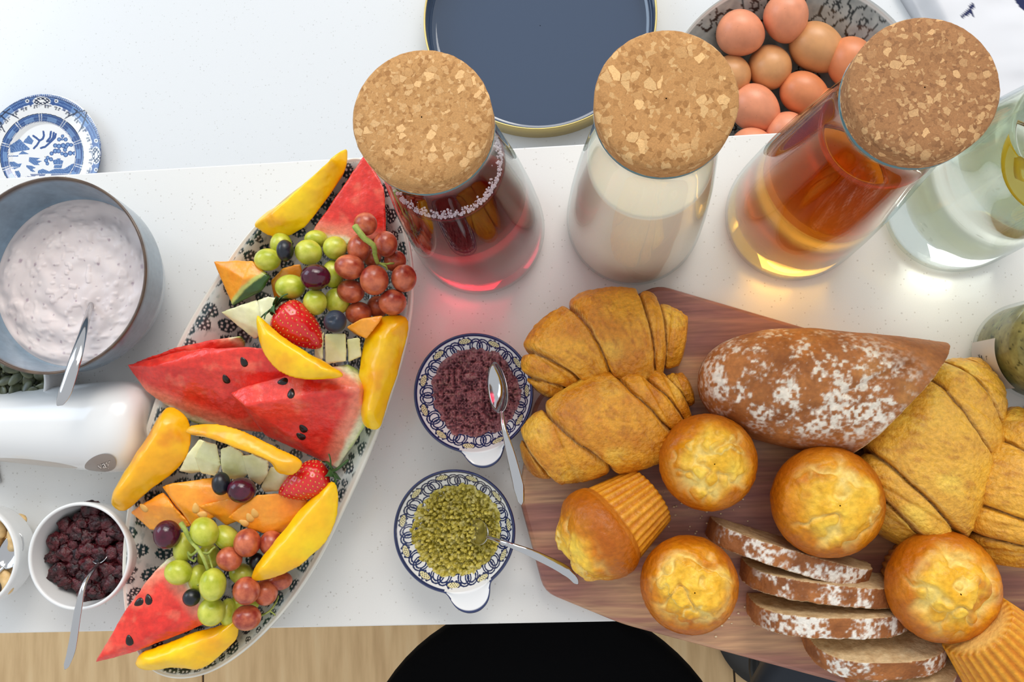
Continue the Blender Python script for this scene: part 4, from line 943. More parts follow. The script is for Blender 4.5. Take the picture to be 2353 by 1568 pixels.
# --- strawberries
M_straw = painted('strawberry_skin', 0.22, 0.08, 300, coat=0.4, coat_rough=0.12, sss=0.1, sssr=(0.006, 0.002, 0.001))
M_achene = plain('strawberry_seed', lin(214, 150, 70), 0.4); M_leaf = plain('strawberry_leaf', lin(52, 88, 36), 0.5)
def strawberry(tip, top, z_tip, z_top, width, label, stalk=None, seed=1):
    a = P(top[0], top[1], z_top); b = P(tip[0], tip[1], z_tip); L = np.linalg.norm(b - a); R = width / 2 * M_PER_PX((z_tip + z_top) / 2)
    ts = np.linspace(0, 1, 60); pr = np.interp(ts, [0, 0.04, 0.12, 0.3, 0.5, 0.7, 0.88, 0.96, 1], [0.02, 0.55, 0.86, 1.0, 0.93, 0.72, 0.42, 0.24, 0.02])
    for _ in range(6): pr[1:-1] = (pr[:-2] + 2 * pr[1:-1] + pr[2:]) / 4
    v, f = lathe([(r * R, t * L) for r, t in zip(pr, ts)], 80)
    M3 = np.array(align((b - a) / L).to_3x3()); 
    k = 1 + 0.05 * fbm(v * 60, seed, 3); v[:, 0] *= k; v[:, 1] *= k * 0.92
    # dimples round each achene
    pts = []
    for i in range(14):
        t = 0.08 + 0.86 * i / 13; rr = np.interp(t, ts, pr); n = max(3, int(round(18 * rr)))
        for j in range(n): pts.append((t, 2 * np.pi * (j + 0.5 * (i % 2)) / n, rr))
    seeds = []
    nv = v.copy()
    for (t, an, rr) in pts:
        c = np.array([rr * R * math.cos(an), rr * R * math.sin(an) * 0.92, t * L])
        i = np.argmin(((v - c) ** 2).sum(1)); d = np.linalg.norm(v - v[i], axis=1)
        out = v[i].copy(); out[2] = 0; out /= np.linalg.norm(out) + 1e-9
        nv -= out[None] * (0.0006 * np.exp(-(d / 0.0016) ** 2))[:, None]
        seeds.append((v[i] - out * 0.0004, out))
    t_ = thing('strawberry', label, 'strawberry', a * 0.5 + b * 0.5, 'strawberries on the platter')
    Wv = nv @ M3.T + a
    col = mix(lin(196, 12, 20), lin(222, 36, 34), 0.5 + 0.7 * fbm(nv * 90, seed + 2, 3)); col = mix(col, lin(160, 6, 20), 0.5 * smooth(0.2, 0.8, fbm(nv * 40, seed + 4, 2)))
    solid('berry', Wv, f, M_straw, t_, cols=col)
    sv, sf = sphere_mesh(8, 5); SV = []; SF = []
    for c, o in seeds:
        q = np.array(align(o).to_3x3()); o0 = len(SV)
        SV += list(((sv * np.array([0.00055, 0.0009, 0.0005])) @ q.T + c) @ M3.T + a); SF += [tuple(o0 + k for k in g) for g in sf]
    so = solid('seeds', SV, SF, M_achene, t_); so['kind'] = 'stuff'
    for j in range(8):
        an = 2 * np.pi * j / 8 + 0.2; n = 7; LV = []; 
        for i in range(n):
            u = i / (n - 1); w = 0.0042 * math.sin(math.pi * min(1, u * 0.9 + 0.12)) * (1 - u) ** 0.3; rad = 0.002 + u * R * 0.72; z = -0.0012 - 0.0035 * u * (1 - u) * 2 - 0.004 * u * u * (j % 3 - 1.2)
            for s_, h in ((-1, 0), (0, 0.0006), (1, 0)):
                LV.append((rad * math.cos(an) - s_ * w * math.sin(an), rad * math.sin(an) + s_ * w * math.cos(an), z - h))
        LV = np.array(LV); back = LV + np.array([0, 0, 0.0005]); AV = np.concatenate([LV, back]); m = len(LV); LF = []
        for i in range(n - 1):
            for s_ in (0, 1):
                q = (i * 3 + s_, i * 3 + s_ + 1, i * 3 + s_ + 4, i * 3 + s_ + 3); LF.append(q); LF.append(tuple(k + m for k in q[::-1]))
        ring = [i * 3 for i in range(n)] + [i * 3 + 2 for i in range(n - 1, -1, -1)]
        for q0, q1 in zip(ring, ring[1:] + ring[:1]): LF.append((q0, q1, q1 + m, q0 + m))
        solid('leaf', AV @ M3.T + a, LF, M_leaf, t_)
    if stalk:
        v, f = tube(spline([a] + [P3(q) for q in stalk], 16), np.linspace(0.0013, 0.001, 16), 8); solid('stalk', v, f, M_leaf, t_)
strawberry((742, 798), (636, 708), .070, .080, 104, 'strawberry with green leaves at its top, above the crossing mango slice', seed=2)
strawberry((640, 1135), (758, 1086), .074, .066, 98, 'strawberry with a green stalk at the platter edge', [(775, 1078, .060), (790, 1066, .058), (800, 1058, .056)], 7)
# ------------------------------------------------------------------ bowls at the left end of the bar
def bowl_thing(name, label, cat, center, prof, mat, n=96, cols=None, group=None):
    v, f = lathe(prof, n); v = v + np.array([center[0], center[1], 0])
    o = solid(name, v, f, mat, loc=(center[0], center[1], 0), cols=cols(v) if cols else None); return tag(o, label, cat, group)
# stoneware bowl with yoghurt
YR, YH = 231 * SPX(113, 631, 0.09), 0.09
yc_ = P(113, 631, YH)
M_stone = painted('stoneware_glaze', 0.22, 0.10, 160, (90, 0.12, 0.002), coat=0.4, coat_rough=0.1)
def stone(v):
    r = np.hypot(v[:, 0] - yc_[0], v[:, 1] - yc_[1]); c = mix(lin(104, 122, 136), lin(140, 162, 180), 0.5 + 0.7 * fbm(v * 30, 5, 3))
    c = mix(c, lin(150, 172, 192), smooth(0.06, 0.02, v[:, 2]))
    lip = smooth(YH - 0.006, YH - 0.001, v[:, 2]); c = mix(c, mix(lin(66, 48, 40), lin(104, 82, 62), 0.5 + 0.8 * fbm(v * 120, 7, 3)), lip)
    return c
def y_in(z):
    return np.interp(z, [0.006, 0.012, 0.03, 0.055, 0.09], [0.030, 0.045, 0.060, YR - 0.0075, YR - 0.0022])
zi = np.linspace(0.007, YH - 0.001, 50)
zo = np.linspace(YH - 0.002, 0.004, 40)
prof = [(0.0004, 0.006)] + [(float(y_in(z)), float(z)) for z in zi] + [(YR - 0.0012, YH), (YR - 0.0002, YH - 0.0004)] + [(float(y_in(z)) + 0.0042 - 0.0022 * (z / YH) ** 4, float(z)) for z in zo] + [(0.036, 0.0), (0.0004, 0.0)]
bowl_thing('stoneware_bowl', 'blue-grey stoneware bowl with a brown rim, holding yoghurt', 'bowl', yc_, prof, M_stone, cols=stone)
M_yog = painted('berry_yoghurt', 0.42, 0.02, 120, None, sss=0.25, sssr=(0.008, 0.006, 0.005), ssss=0.6)
yz = 0.052; yr = float(y_in(yz)) + 0.0004
n = 150; a = np.linspace(0, 2 * np.pi, 200, endpoint=False); rr = np.linspace(0.0005, 1, 90)
A, R_ = np.meshgrid(a, rr); X = R_ * yr * np.cos(A); Y = R_ * yr * np.sin(A)
q = np.c_[X.ravel(), Y.ravel(), 0 * X.ravel()]
ang = np.arctan2(q[:, 1], q[:, 0]); rad = np.hypot(q[:, 0], q[:, 1])
sw = np.c_[q[:, 0] * 38 + 1.2 * fbm(q * 30, 1, 3), q[:, 1] * 38 + 1.2 * fbm(q * 30, 2, 3), rad * 30]
h = 0.0024 * fbm(sw, 3, 2) + 0.0030 * np.sin(rad * 260 + ang * 2 + 2.0 * fbm(q * 40, 8, 2)) * smooth(0.004, 0.03, rad) * 0.35 + 0.003 * (1 - (rad / yr) ** 2)
h += 0.0008 * smooth(0.35, 0.6, vnoise(q * 260, 31)) * smooth(1, 0.9, rad / yr)
h *= smooth(1.0, 0.93, rad / yr)
V = q + np.array([yc_[0], yc_[1], yz]); V[:, 2] += h
C = mix(lin(216, 202, 200), lin(228, 216, 213), 0.5 + 0.6 * fbm(q * 60, 4, 3)); fk = poisson(-yr, yr, -yr, yr, 0.009, 3, 400); fi, fd = nearest(q[:, :2], fk); fs = 0.0005 + 0.0011 * _hash(fi, fi * 3, fi * 5, 2) ** 3; C = mix(C, lin(150, 122, 138), 0.7 * smooth(1.3, 0.6, np.linalg.norm(fd, axis=1) / fs))
nn = 200; F = [(i * nn + j, i * nn + (j + 1) % nn, (i + 1) * nn + (j + 1) % nn, (i + 1) * nn + j) for i in range(89) for j in range(nn)]
F.append(tuple(range(nn))[::-1])
# underside down into the bowl
base = len(V); zb = [0.03, 0.012]; 
for z in zb: V = np.concatenate([V, np.c_[yc_[0] + (float(y_in(z)) + 0.0003) * np.cos(a), yc_[1] + (float(y_in(z)) + 0.0003) * np.sin(a), np.full(nn, z)]]); C = np.concatenate([C, np.tile(lin(220, 205, 208), (nn, 1))])
for i0, i1 in ((89 * nn, base), (base, base + nn)): F += [(i0 + j, i0 + (j + 1) % nn, i1 + (j + 1) % nn, i1 + j) for j in range(nn)]
F.append(tuple(base + nn + j for j in range(nn)))
tag(solid('berry_yoghurt', V, F, M_yog, cols=C), 'pale pink berry yoghurt swirled in the stoneware bowl', 'yoghurt')

# small white bowls
M_porc = plain('white_porcelain', (0.80, 0.80, 0.79), 0.15, coat=0.5, coat_rough=0.05)
BR, BH = 126 * M_PER_PX(0.05), 0.05
def b_in(z): return np.interp(z, [0.004, 0.010, 0.02, 0.035, 0.05], [0.020, 0.030, 0.0362, BR - 0.0045, BR - 0.0028])
zz = np.linspace(0.005, BH - 0.001, 30)
bprof = [(0.0004, 0.004)] + [(float(b_in(z)), float(z)) for z in zz] + [(BR - 0.0018, BH), (BR - 0.0004, BH - 0.0006)] + [(float(b_in(z)) + 0.0032, float(z)) for z in zz[::-1][2:]] + [(0.022, 0.0), (0.0004, 0.0)]
cb = P(180, 1279, BH); nb = P(-78, 1283, BH); sb = P(-8, 884, BH)
bowl_thing('snack_bowl', 'small white porcelain bowl of dried cranberries', 'bowl', cb, bprof, M_porc, group='small white snack bowls')
bowl_thing('snack_bowl', 'small white porcelain bowl of cashew nuts', 'bowl', nb, bprof, M_porc, group='small white snack bowls')
bowl_thing('snack_bowl', 'small white bowl of pumpkin seeds behind the white bottle', 'bowl', sb, bprof, M_porc, group='small white snack bowls')
def fill(center, n, layers, size, rnd, rmax=None):
    """loose layers of pieces settled in a small bowl: yields place and random turn"""
    for (z, cnt, mind) in layers:
        R = float(b_in(z)) - size * 0.75; pts = []; k = 0
        while len(pts) < cnt and k < 6000:
            k += 1; r = R * math.sqrt(rnd.random()); t = rnd.uniform(0, 6.283); x, y = r * math.cos(t), r * math.sin(t)
            if all((x - p[0]) ** 2 + (y - p[1]) ** 2 > mind ** 2 for p in pts): pts.append((x, y))
        for x, y in pts: yield (center[0] + x, center[1] + y, z + rnd.uniform(-0.001, 0.0015)), Euler((rnd.uniform(-.6, .6), rnd.uniform(-.6, .6), rnd.uniform(0, 6.28)))
# cranberries
M_cran = painted('cranberry_skin', 0.38, 0.3, 500, (420, 0.8, 0.002), coat=0.08, coat_rough=0.3)
def cranberry(seed):
    v, f = sphere_mesh(26, 18); d = 1 + 0.30 * fbm(v * 1.5, seed, 2) - 0.55 * np.abs(fbm(v * 2.6, seed + 5, 3))
    v = v * d[:, None] * np.array([0.0088, 0.0070, 0.0056])
    c = mix(lin(22, 5, 10), lin(84, 13, 22), np.clip(0.5 + 1.1 * fbm(v * 260, seed + 9, 3), 0, 1)); return make_mesh('cranberry', v, f, M_cran, cols=c)
CR = [cranberry(s) for s in (3, 14, 25, 36, 47)]
rnd = random.Random(12)
for loc, e in fill(cb, 0, ((0.016, 14, 0.0105), (0.022, 18, 0.0105), (0.0275, 26, 0.0098), (0.0325, 34, 0.0090)), 0.007, rnd):
    o = place('dried_cranberry', rnd.choice(CR), loc, e, rnd.uniform(0.85, 1.2)); tag(o, 'wrinkled dark red dried cranberry in the small white bowl', 'cranberry', 'dried cranberries in the white bowl')
# cashews
M_cash = painted('cashew', 0.45, 0.12, 300)
def cashew(seed):
    t = np.linspace(0, 1, 26); an = np.radians(-100 + 200 * t); p = np.c_[0.0085 * np.cos(an), 0.0085 * np.sin(an), 0 * t]
    r = 0.0052 * np.sqrt(np.clip(1 - (2 * t - 1) ** 4, 0.02, 1)) * (0.85 + 0.25 * t); v, f = tube(p, r, 16, 0.9)
    v = v + 0.0006 * fbm(v * 220, seed, 3)[:, None]; c = mix(lin(214, 172, 110), lin(236, 206, 152), 0.5 + 0.8 * fbm(v * 170, seed, 3)); return make_mesh('cashew', v, f, M_cash, cols=c)
CS = [cashew(s) for s in (1, 2, 3)]
for loc, e in fill(nb, 0, ((0.020, 8, 0.017), (0.028, 12, 0.0155), (0.036, 14, 0.0150)), 0.010, rnd):
    o = place('cashew_nut', rnd.choice(CS), loc, e, rnd.uniform(0.9, 1.1)); tag(o, 'pale roasted cashew nut in the small white bowl', 'cashew', 'cashews in the white bowl')
# pumpkin seeds
M_pump = painted('pumpkin_seed', 0.35, 0.15, 300)
def pumpkin(seed):
    v, f = sphere_mesh(20, 12); k = 1 - 0.3 * v[:, 0]; v = v * np.array([0.0068, 0.0042, 0.0016]); v[:, 1] *= k
    c = mix(lin(52, 58, 44), lin(104, 108, 78), 0.5 + 0.9 * fbm(v * 230, seed, 3)); return make_mesh('pumpkin_seed', v, f, M_pump, cols=c)
PS = [pumpkin(s) for s in (1, 2, 3)]
for loc, e in fill(sb, 0, ((0.026, 26, 0.0080), (0.031, 34, 0.0078), (0.036, 40, 0.0072), (0.040, 42, 0.0070)), 0.006, rnd):
    o = place('pumpkin_seed', rnd.choice(PS), loc, e, rnd.uniform(0.9, 1.15)); tag(o, 'dark green pumpkin seed in the bowl behind the white bottle', 'pumpkin seed', 'pumpkin seeds in the white bowl')

# white bottle lying on its side
M_bottle = plain('white_gloss_plastic', (0.80, 0.795, 0.785), 0.22, coat=0.3, coat_rough=0.1)
BRD = 0.0375
e0 = P(354, 980, BRD); e1 = P(-300, 982, BRD)
axv = e1 - e0; axv[2] = 0; BL = np.linalg.norm(axv); axv /= BL; sidev = np.cross(np.array([0, 0, 1.0]), axv); upv = np.array([0, 0, 1.0])
def bot_r(x): return BRD - 0.085 * max(0.0, x - 0.036)
def bot(x, ang, r):                                  # along the axis, turn from straight up toward the bar front; it lies on its side
    c = e0 + axv * x; c[2] = bot_r(x)
    return c + r * (math.cos(ang) * upv + math.sin(ang) * sidev)
fr_sign = 1 if sidev[1] < 0 else -1
bt = thing('white_bottle', 'glossy white bottle lying on its side below the stoneware bowl', 'bottle', ((e0 + e1)[0] / 2, (e0 + e1)[1] / 2, 0))
pr_ = [(0.0004, 0.004), (0.012, 0.002), (0.020, 0.0015), (0.027, 0.003), (0.0325, 0.0075), (0.0360, 0.015), (0.0372, 0.024), (BRD, 0.036), (bot_r(BL - 0.01), BL - 0.01), (bot_r(BL) - 0.003, BL), (0.0004, BL)]
pp = np.array(pr_); dn = np.concatenate([[0], np.cumsum(np.linalg.norm(np.diff(pp, axis=0), axis=1))])
pp = np.stack([np.interp(np.linspace(0, dn[-1], 120), dn, pp[:, 0]), np.interp(np.linspace(0, dn[-1], 120), dn, pp[:, 1])], 1)
for _ in range(3): pp[1:-1] = (pp[:-2] + 2 * pp[1:-1] + pp[2:]) / 4
nA = 72; V = np.array([bot(x, 2 * np.pi * j / nA, r) for r, x in pp for j in range(nA)])
F = [(i * nA + j, i * nA + (j + 1) % nA, (i + 1) * nA + (j + 1) % nA, (i + 1) * nA + j) for i in range(119) for j in range(nA)] + [tuple(range(nA)), tuple(119 * nA + j for j in range(nA))[::-1]]
solid('bottle_body', V, F, M_bottle, bt)
M_grey = plain('printed_grey', lin(150, 138, 130), 0.35); M_ink = plain('printed_dark', lin(48, 38, 36), 0.4); M_wh = plain('printed_white', lin(236, 230, 226), 0.4)
def bot_xy(px, py):
    """(along, turn) of the bottle's side seen at a photo pixel"""
    g = [(x, a) for x in np.linspace(0.02, 0.2, 120) for a in np.linspace(-0.2, 1.55, 120)]
    q = proj(np.array([bot(x, a * fr_sign, bot_r(x)) for x, a in g])); k = int(np.argmin(((q - np.array([px, py])) ** 2).sum(1)))
    return g[k][0], g[k][1] * fr_sign
def bot_patch(name, cx, ca, hx, ha, mat, slope=0.0, k=1.0006):
    V = []; nr, na = 10, 48
    for i in range(nr + 1):
        for j in range(na):
            t = 2 * np.pi * j / na; u = i / nr; x = hx * u * math.cos(t); y = ha * u * math.sin(t); V.append(bot(cx + x, ca + y + slope * x / BRD, bot_r(cx + x) * k))
    F = [(i * na + j, i * na + (j + 1) % na, (i + 1) * na + (j + 1) % na, (i + 1) * na + j) for i in range(nr) for j in range(na)]
    return solid(name, V, F, mat, bt)
x1_, a1_ = bot_xy(230, 1072); x2_, a2_ = bot_xy(75, 1064)
bot_patch('grey_logo', x1_, a1_, 0.0165, 0.32, M_grey, 0.55 * fr_sign)
bot_patch('grey_print', x2_, a2_ + 0.05 * fr_sign, 0.040, 0.24, plain('pale_print', lin(196, 186, 176), 0.3))
def text_mesh(body, size, shear=0.0, offset=0.0):
    cu = bpy.data.curves.new('t', 'FONT'); cu.body = body; cu.size = size; cu.shear = shear; cu.align_x = 'CENTER'; cu.align_y = 'CENTER'; cu.offset = offset; cu.resolution_u = 3
    o = bpy.data.objects.new('t', cu); COL.objects.link(o); bpy.context.view_layer.update()
    me = o.to_mesh(); V = np.array([v.co for v in me.vertices]); F = [tuple(p.vertices) for p in me.polygons]
    o.to_mesh_clear(); bpy.data.objects.remove(o); return V, F
for off, mat, k in ((0.0006, M_ink, 1.0012), (0.0, M_wh, 1.0018)):
    tv, tf = text_mesh('away', 0.0115, 0.35, off)
    V = [bot(x1_ - p[0] * 0.85, a1_ - fr_sign * (p[1] * 1.1 + 0.4 * p[0]) / BRD, bot_r(x1_ - p[0]) * k) for p in tv]
    solid('logo_lettering', V, tf, mat, bt, smooth_=False)

# ------------------------------------------------------------------ spoons
M_steel = plain('polished_steel', (0.56, 0.56, 0.57), 0.10, metal=1.0)
def spoon(label, pts, widths, bowl=None, thick=0.0011, arch=0.0):
    """handle: ribbon along photo points with half widths (m); bowl: (length, width, depth) at the last point"""
    p = spline([P3(q) for q in pts], 60); w = np.interp(np.linspace(0, 1, 60), np.linspace(0, 1, len(widths)), widths)
    w = w * np.sqrt(np.clip((np.linspace(0, 1, 60) + 0.004) / 0.05, 0, 1))
    t = np.gradient(p, axis=0); t /= np.linalg.norm(t, axis=1)[:, None]
    s = np.cross(t, np.array([0, 0, 1.0])); s /= np.linalg.norm(s, axis=1)[:, None]; b = np.cross(s, t)
    th = thing('spoon', label, 'spoon', p[0], 'steel spoons')
    n = 20; a = np.linspace(0, 2 * np.pi, n, endpoint=False)
    tk = np.interp(np.linspace(0, 1, 60), [0, .1, .6, 1], [thick * .9, thick * 1.1, thick * 1.5, thick * 1.2])
    V = (p[:, None] + w[:, None, None] * np.cos(a)[None, :, None] * s[:, None] + (tk[:, None] * np.sin(a)[None, :] + arch * (w[:, None] * np.cos(a)[None]) ** 2)[:, :, None] * b[:, None]).reshape(-1, 3)
    F = [(i * n + j, i * n + (j + 1) % n, (i + 1) * n + (j + 1) % n, (i + 1) * n + j) for i in range(59) for j in range(n)] + [tuple(range(n))[::-1], tuple(59 * n + j for j in range(n))]
    solid('handle', V, F, M_steel, th)
    if bowl:
        L, Wd, D, dirpx = bowl[:4]; roll = bowl[4] if len(bowl) > 4 else 0.0; d = P3(dirpx) - p[-1]; d /= np.linalg.norm(d); sd = np.cross(d, (0, 0, 1.0)); sd /= np.linalg.norm(sd); ub = np.cross(sd, d); sd, ub = sd * math.cos(roll) + ub * math.sin(roll), ub * math.cos(roll) - sd * math.sin(roll)
        c = p[-1] + d * (L * 0.47); V = []; nr, na = 12, 40
        for sgn in (0, 1):
            for i in range(nr + 1):
                for j in range(na):
                    u = i / nr; t_ = 2 * np.pi * j / na; x = L / 2 * u * math.cos(t_); y = Wd / 2 * u * math.sin(t_) * (1 - 0.12 * math.cos(t_)); z = -D * (1 - u * u) - (0.0008 if sgn else 0)
                    V.append(c + d * x + sd * y + ub * z)
        m = (nr + 1) * na; F = []
        for i in range(nr):
            for j in range(na):
                q = (i * na + j, i * na + (j + 1) % na, (i + 1) * na + (j + 1) % na, (i + 1) * na + j); F.append(q); F.append(tuple(k + m for k in q[::-1]))
        for j in range(na): F.append((nr * na + j, nr * na + (j + 1) % na, m + nr * na + (j + 1) % na, m + nr * na + j))
        solid('spoon_bowl', V, F, M_steel, th)
spoon('large steel spoon standing in the yoghurt', [(133, 932, .103), (150, 900, .104), (175, 820, .098), (195, 750, .080), (207, 706, .058), (210, 690, .045)], [.0028, .0052, .0050, .0034, .0022, .0020], None, 0.0014)
spoon('slim steel teaspoon in the cranberries', [(150, 1538, .066), (165, 1490, .070), (180, 1400, .066), (195, 1340, .060), (228, 1293, .040)], [.0022, .0034, .0030, .0018, .0014], (0.034, 0.018, 0.005, (236, 1240, .026)), 0.0010)
spoon('steel spoon among the cashews', [(-150, 1330, .062), (-80, 1320, .060), (-20, 1322, .050), (8, 1305, .044)], [.002, .003, .002, .0014], (0.030, 0.019, 0.004, (30, 1255, .042)), 0.0010)
# spare knife end poking out beside the bottle
v, f = bevelled(*box_vf(-0.07, 0.0, -0.0055, 0.0055, 0.0, 0.003), 0.0012, 2)
w = P(2, 1092, 0); v = v @ np.array(Matrix.Rotation(math.radians(-75), 3, 'Z')).T[:, :] + np.array([w[0] - 0.0035, w[1] - 0.008, 0.0004])
tag(solid('knife', v, f, M_steel, smooth_=False), 'end of a steel knife lying below the white bottle', 'knife')
# ------------------------------------------------------------------ two patterned tapas dishes
DZ = 0.036
INK = np.array(lin(24, 42, 92))
def dish(cpx, rpx, hdl, label):
    c = P(cpx[0], cpx[1], DZ); R = rpx * M_PER_PX(DZ)
    h = P(hdl[0], hdl[1], DZ)[:2] - c[:2]; ha = math.atan2(h[1], h[0]); HL = np.linalg.norm(h)
    n = 720; a = np.linspace(0, 2 * np.pi, n, endpoint=False)
    da = (a - ha + np.pi) % (2 * np.pi) - np.pi
    # rim outline with the lug
    x = np.abs(da); lug = np.where(x < 0.75, 1, 0)
    lat = R * np.sin(da); half = 46 * M_PER_PX(DZ)
    ext = (HL - R) * smooth(0.62, 0.24, x) + 0 * lat
    top = np.minimum(R + ext, HL)
    rc = 47 * M_PER_PX(DZ); dc = HL - rc; sn = np.sin(x); ok = (sn < rc / dc) & (x < 1.2)
    rad = np.where(ok, np.maximum(R, dc * np.cos(x) + np.sqrt(np.maximum(0, rc * rc - (dc * sn) ** 2))), R)
    for _ in range(60): rad = np.maximum(rad * 0 + R, (np.roll(rad, 1) + 2 * rad + np.roll(rad, -1)) / 4)
    def depth(s): return 0.006 + (DZ - 0.006) * np.clip(s, 0, 1) ** 2.6
    rows = []; SS = np.concatenate([np.linspace(0.02, 0.6, 14), np.linspace(0.615, 0.985, 60)])
    V = []; Sx = []
    for s in SS: V.append(np.c_[c[0] + R * s * np.cos(a), c[1] + R * s * np.sin(a), np.full(n, depth(s))]); Sx.append(np.full(n, s))
    for k in np.linspace(0, 1, 16)[1:]:
        r = R * 0.985 + (rad - R * 0.985) * k; V.append(np.c_[c[0] + r * np.cos(a), c[1] + r * np.sin(a), np.full(n, DZ) - 0.0012 * np.sin(np.pi * k) * (rad > R * 1.02)]); Sx.append(1 + k * 0.999 + 0 * a)
    r = rad + 0.0008; V.append(np.c_[c[0] + r * np.cos(a), c[1] + r * np.sin(a), np.full(n, DZ - 0.0016)]); Sx.append(np.full(n, 3.0))
    r = rad - 0.0006; V.append(np.c_[c[0] + r * np.cos(a), c[1] + r * np.sin(a), np.full(n, DZ - 0.0042)]); Sx.append(np.full(n, 3.0))
    for s in np.linspace(0.94, 0.45, 10): V.append(np.c_[c[0] + R * s * np.cos(a), c[1] + R * s * np.sin(a), np.full(n, max(0, depth(s) - 0.0042))]); Sx.append(np.full(n, 4.0))
    V.append(np.c_[c[0] + 0.0005 * np.cos(a), c[1] + 0.0005 * np.sin(a), np.zeros(n)]); Sx.append(np.full(n, 4.0))
    m = len(V); V = np.concatenate(V); Sx = np.concatenate(Sx)
    F = [(i * n + j, i * n + (j + 1) % n, (i + 1) * n + (j + 1) % n, (i + 1) * n + j) for i in range(m - 1) for j in range(n)]; F.append(tuple(range(n))[::-1])
    AA = np.tile(a, m) - ha; col = np.tile(np.array((0.82, 0.82, 0.82)), (len(V), 1))
    def put(mask, k, amt=1.0):
        w = np.asarray(mask, float)[:, None] * amt; col[:] = col * (1 - w) + np.asarray(k) * w
    NU = 11; ph = ((AA / (2 * np.pi) * NU) % 1) - 0.5; r = np.where(Sx <= 1, Sx, 1.0); X = ph * 2 * np.pi / NU * r; Yv = r - 0.83
    band = (Sx > 0.62) & (Sx < 1)
    e = (X / 0.125) ** 2 + ((Yv - 0.070) / 0.046) ** 2
    lobes = (X / 0.135) ** 2 + ((Yv - 0.066 - 0.012 * np.cos(X * 80)) / 0.056) ** 2
    put(band & (lobes < 1.0), INK); put(band & (e < 0.62), lin(236, 226, 178)); put(band & (e < 0.5) & (np.sin(X * 150) * np.sin(Yv * 170) > 0.35), lin(40, 40, 50))
    Xh = ((AA / (2 * np.pi) * NU + 0.5) % 1 - 0.5) * 2 * np.pi / NU * r
    w = 0.0115
    for ox in (-0.062, 0.062):
        for rr_ in (0.108, 0.072):
            d = np.abs(np.hypot(Xh - ox, (Yv + 0.015) * 1.0) - rr_); put(band & (d < w) & (Yv < 0.13), INK)
    arc = np.abs(Yv + 0.125 - 0.05 * np.cos(ph * 2 * np.pi)); put(band & (arc < w), INK)
    put((Sx > 0.965) & (Sx <= 1.0) & (np.tile(x, m) > 0.42), INK)
    lugv = np.tile(rad, m) > R * 1.02
    put((Sx > 1) & (Sx < 2.5) & ~lugv, INK); put((Sx > 1.74) & (Sx < 2.5) & lugv, INK); put(Sx == 3.0, INK)
    put((Sx > 0.93) & (Sx < 1.9) & (np.tile(x, m) < 0.30), (0.82, 0.82, 0.82))
    return tag(solid('tapas_dish', V, F, M_glaze, loc=(c[0], c[1], 0), cols=col), label, 'dish', 'patterned tapas dishes'), c, R, depth
def heap(c, R, depth, name, label, cat, rpx, mat, colour, rough, fscale, top, seed, chunk=0.0, gouge=None):
    n = 210; g = np.linspace(-1, 1, n); A_, B_ = np.meshgrid(g, g); r = np.hypot(A_, B_); rmax = rpx * M_PER_PX(DZ)
    q = np.c_[A_.ravel(), B_.ravel()] * rmax; an = np.arctan2(q[:, 1], q[:, 0]); rr = np.hypot(q[:, 0], q[:, 1])
    lim = rmax * (0.90 + 0.07 * fbm(np.c_[np.cos(an) * 2, np.sin(an) * 2, 0 * an], seed, 3) + 0.05 * fbm(np.c_[q * 300, 0 * an], seed + 1, 2))
    u = rr / lim; keep = u < 1.0
    q3 = np.c_[q, 0 * an]
    bl = (np.abs(vnoise(q3 * fscale, seed + 3)) + 0.6 * np.abs(vnoise(q3 * fscale * 2.1, seed + 4)) + 0.35 * vnoise(q3 * fscale * 4.3, seed + 5))
    if chunk > 0:
        fp = poisson(-rmax, rmax, -rmax, rmax, chunk, seed, 14000); qw = q + 0.0011 * np.c_[fbm(q3 * 420, seed + 50, 3), fbm(q3 * 420, seed + 60, 3)]; ci, cd = nearest(qw, fp); cr = _hash(ci, ci * 7, ci * 3, seed); cq = np.linalg.norm(cd, axis=1) / chunk
        fp2 = poisson(-rmax, rmax, -rmax, rmax, chunk * 0.6, seed + 1, 20000); ci2, cd2 = nearest(qw, fp2); cr2 = _hash(ci2, ci2 * 5, ci2 * 11, seed)
        bl = 0.30 * bl + (0.1 + 0.9 * cr) * np.clip(1.7 - (cq / 0.60) ** 2 * 1.6, 0, 1) * 0.75 + 0.45 * (cr2 - 0.4)
    h = depth(np.clip(rr / R, 0, 1)) + (top - 0.006) * np.clip(1 - u ** 3.0, 0, 1) * (0.75 + 0.35 * fbm(q3 * 45, seed + 6, 3)) * (1 - 0.45 * (rr / R) ** 2) + rough * (bl - 0.5) * np.clip((1 - u) * 6, 0, 1)
    if gouge is not None:
        p0, p1, gw, gd = gouge; p0 = P(*p0, DZ)[:2] - c[:2]; p1 = P(*p1, DZ)[:2] - c[:2]; d = seg_dist(q, [p0, p1]); h -= gd * np.exp(-(d / gw) ** 2)
    h = np.maximum(h, depth(np.clip(rr / R, 0, 1)) - 0.0008)
    idx = -np.ones(n * n, int); ids = np.where(keep)[0]; idx[ids] = np.arange(len(ids))
    V = np.c_[q[ids] + c[:2], h[ids]]; F = []
    for i in range(n - 1):
        for j in range(n - 1):
            k = (i * n + j, i * n + j + 1, (i + 1) * n + j + 1, (i + 1) * n + j)
            if all(idx[z] >= 0 for z in k): F.append(tuple(idx[z] for z in k))
    C = colour(q3[ids], bl[ids])
    return tag(solid(name, V, F, mat, cols=C), label, cat)
M_tap = painted('olive_spread', 0.42, 0.12, 500, (900, 0.4, 0.0008), coat=0.15, coat_rough=0.3)
d1, c1, R1, dp = dish((1087, 903), 137, (1118, 1074), 'blue and white patterned dish holding purple olive spread')
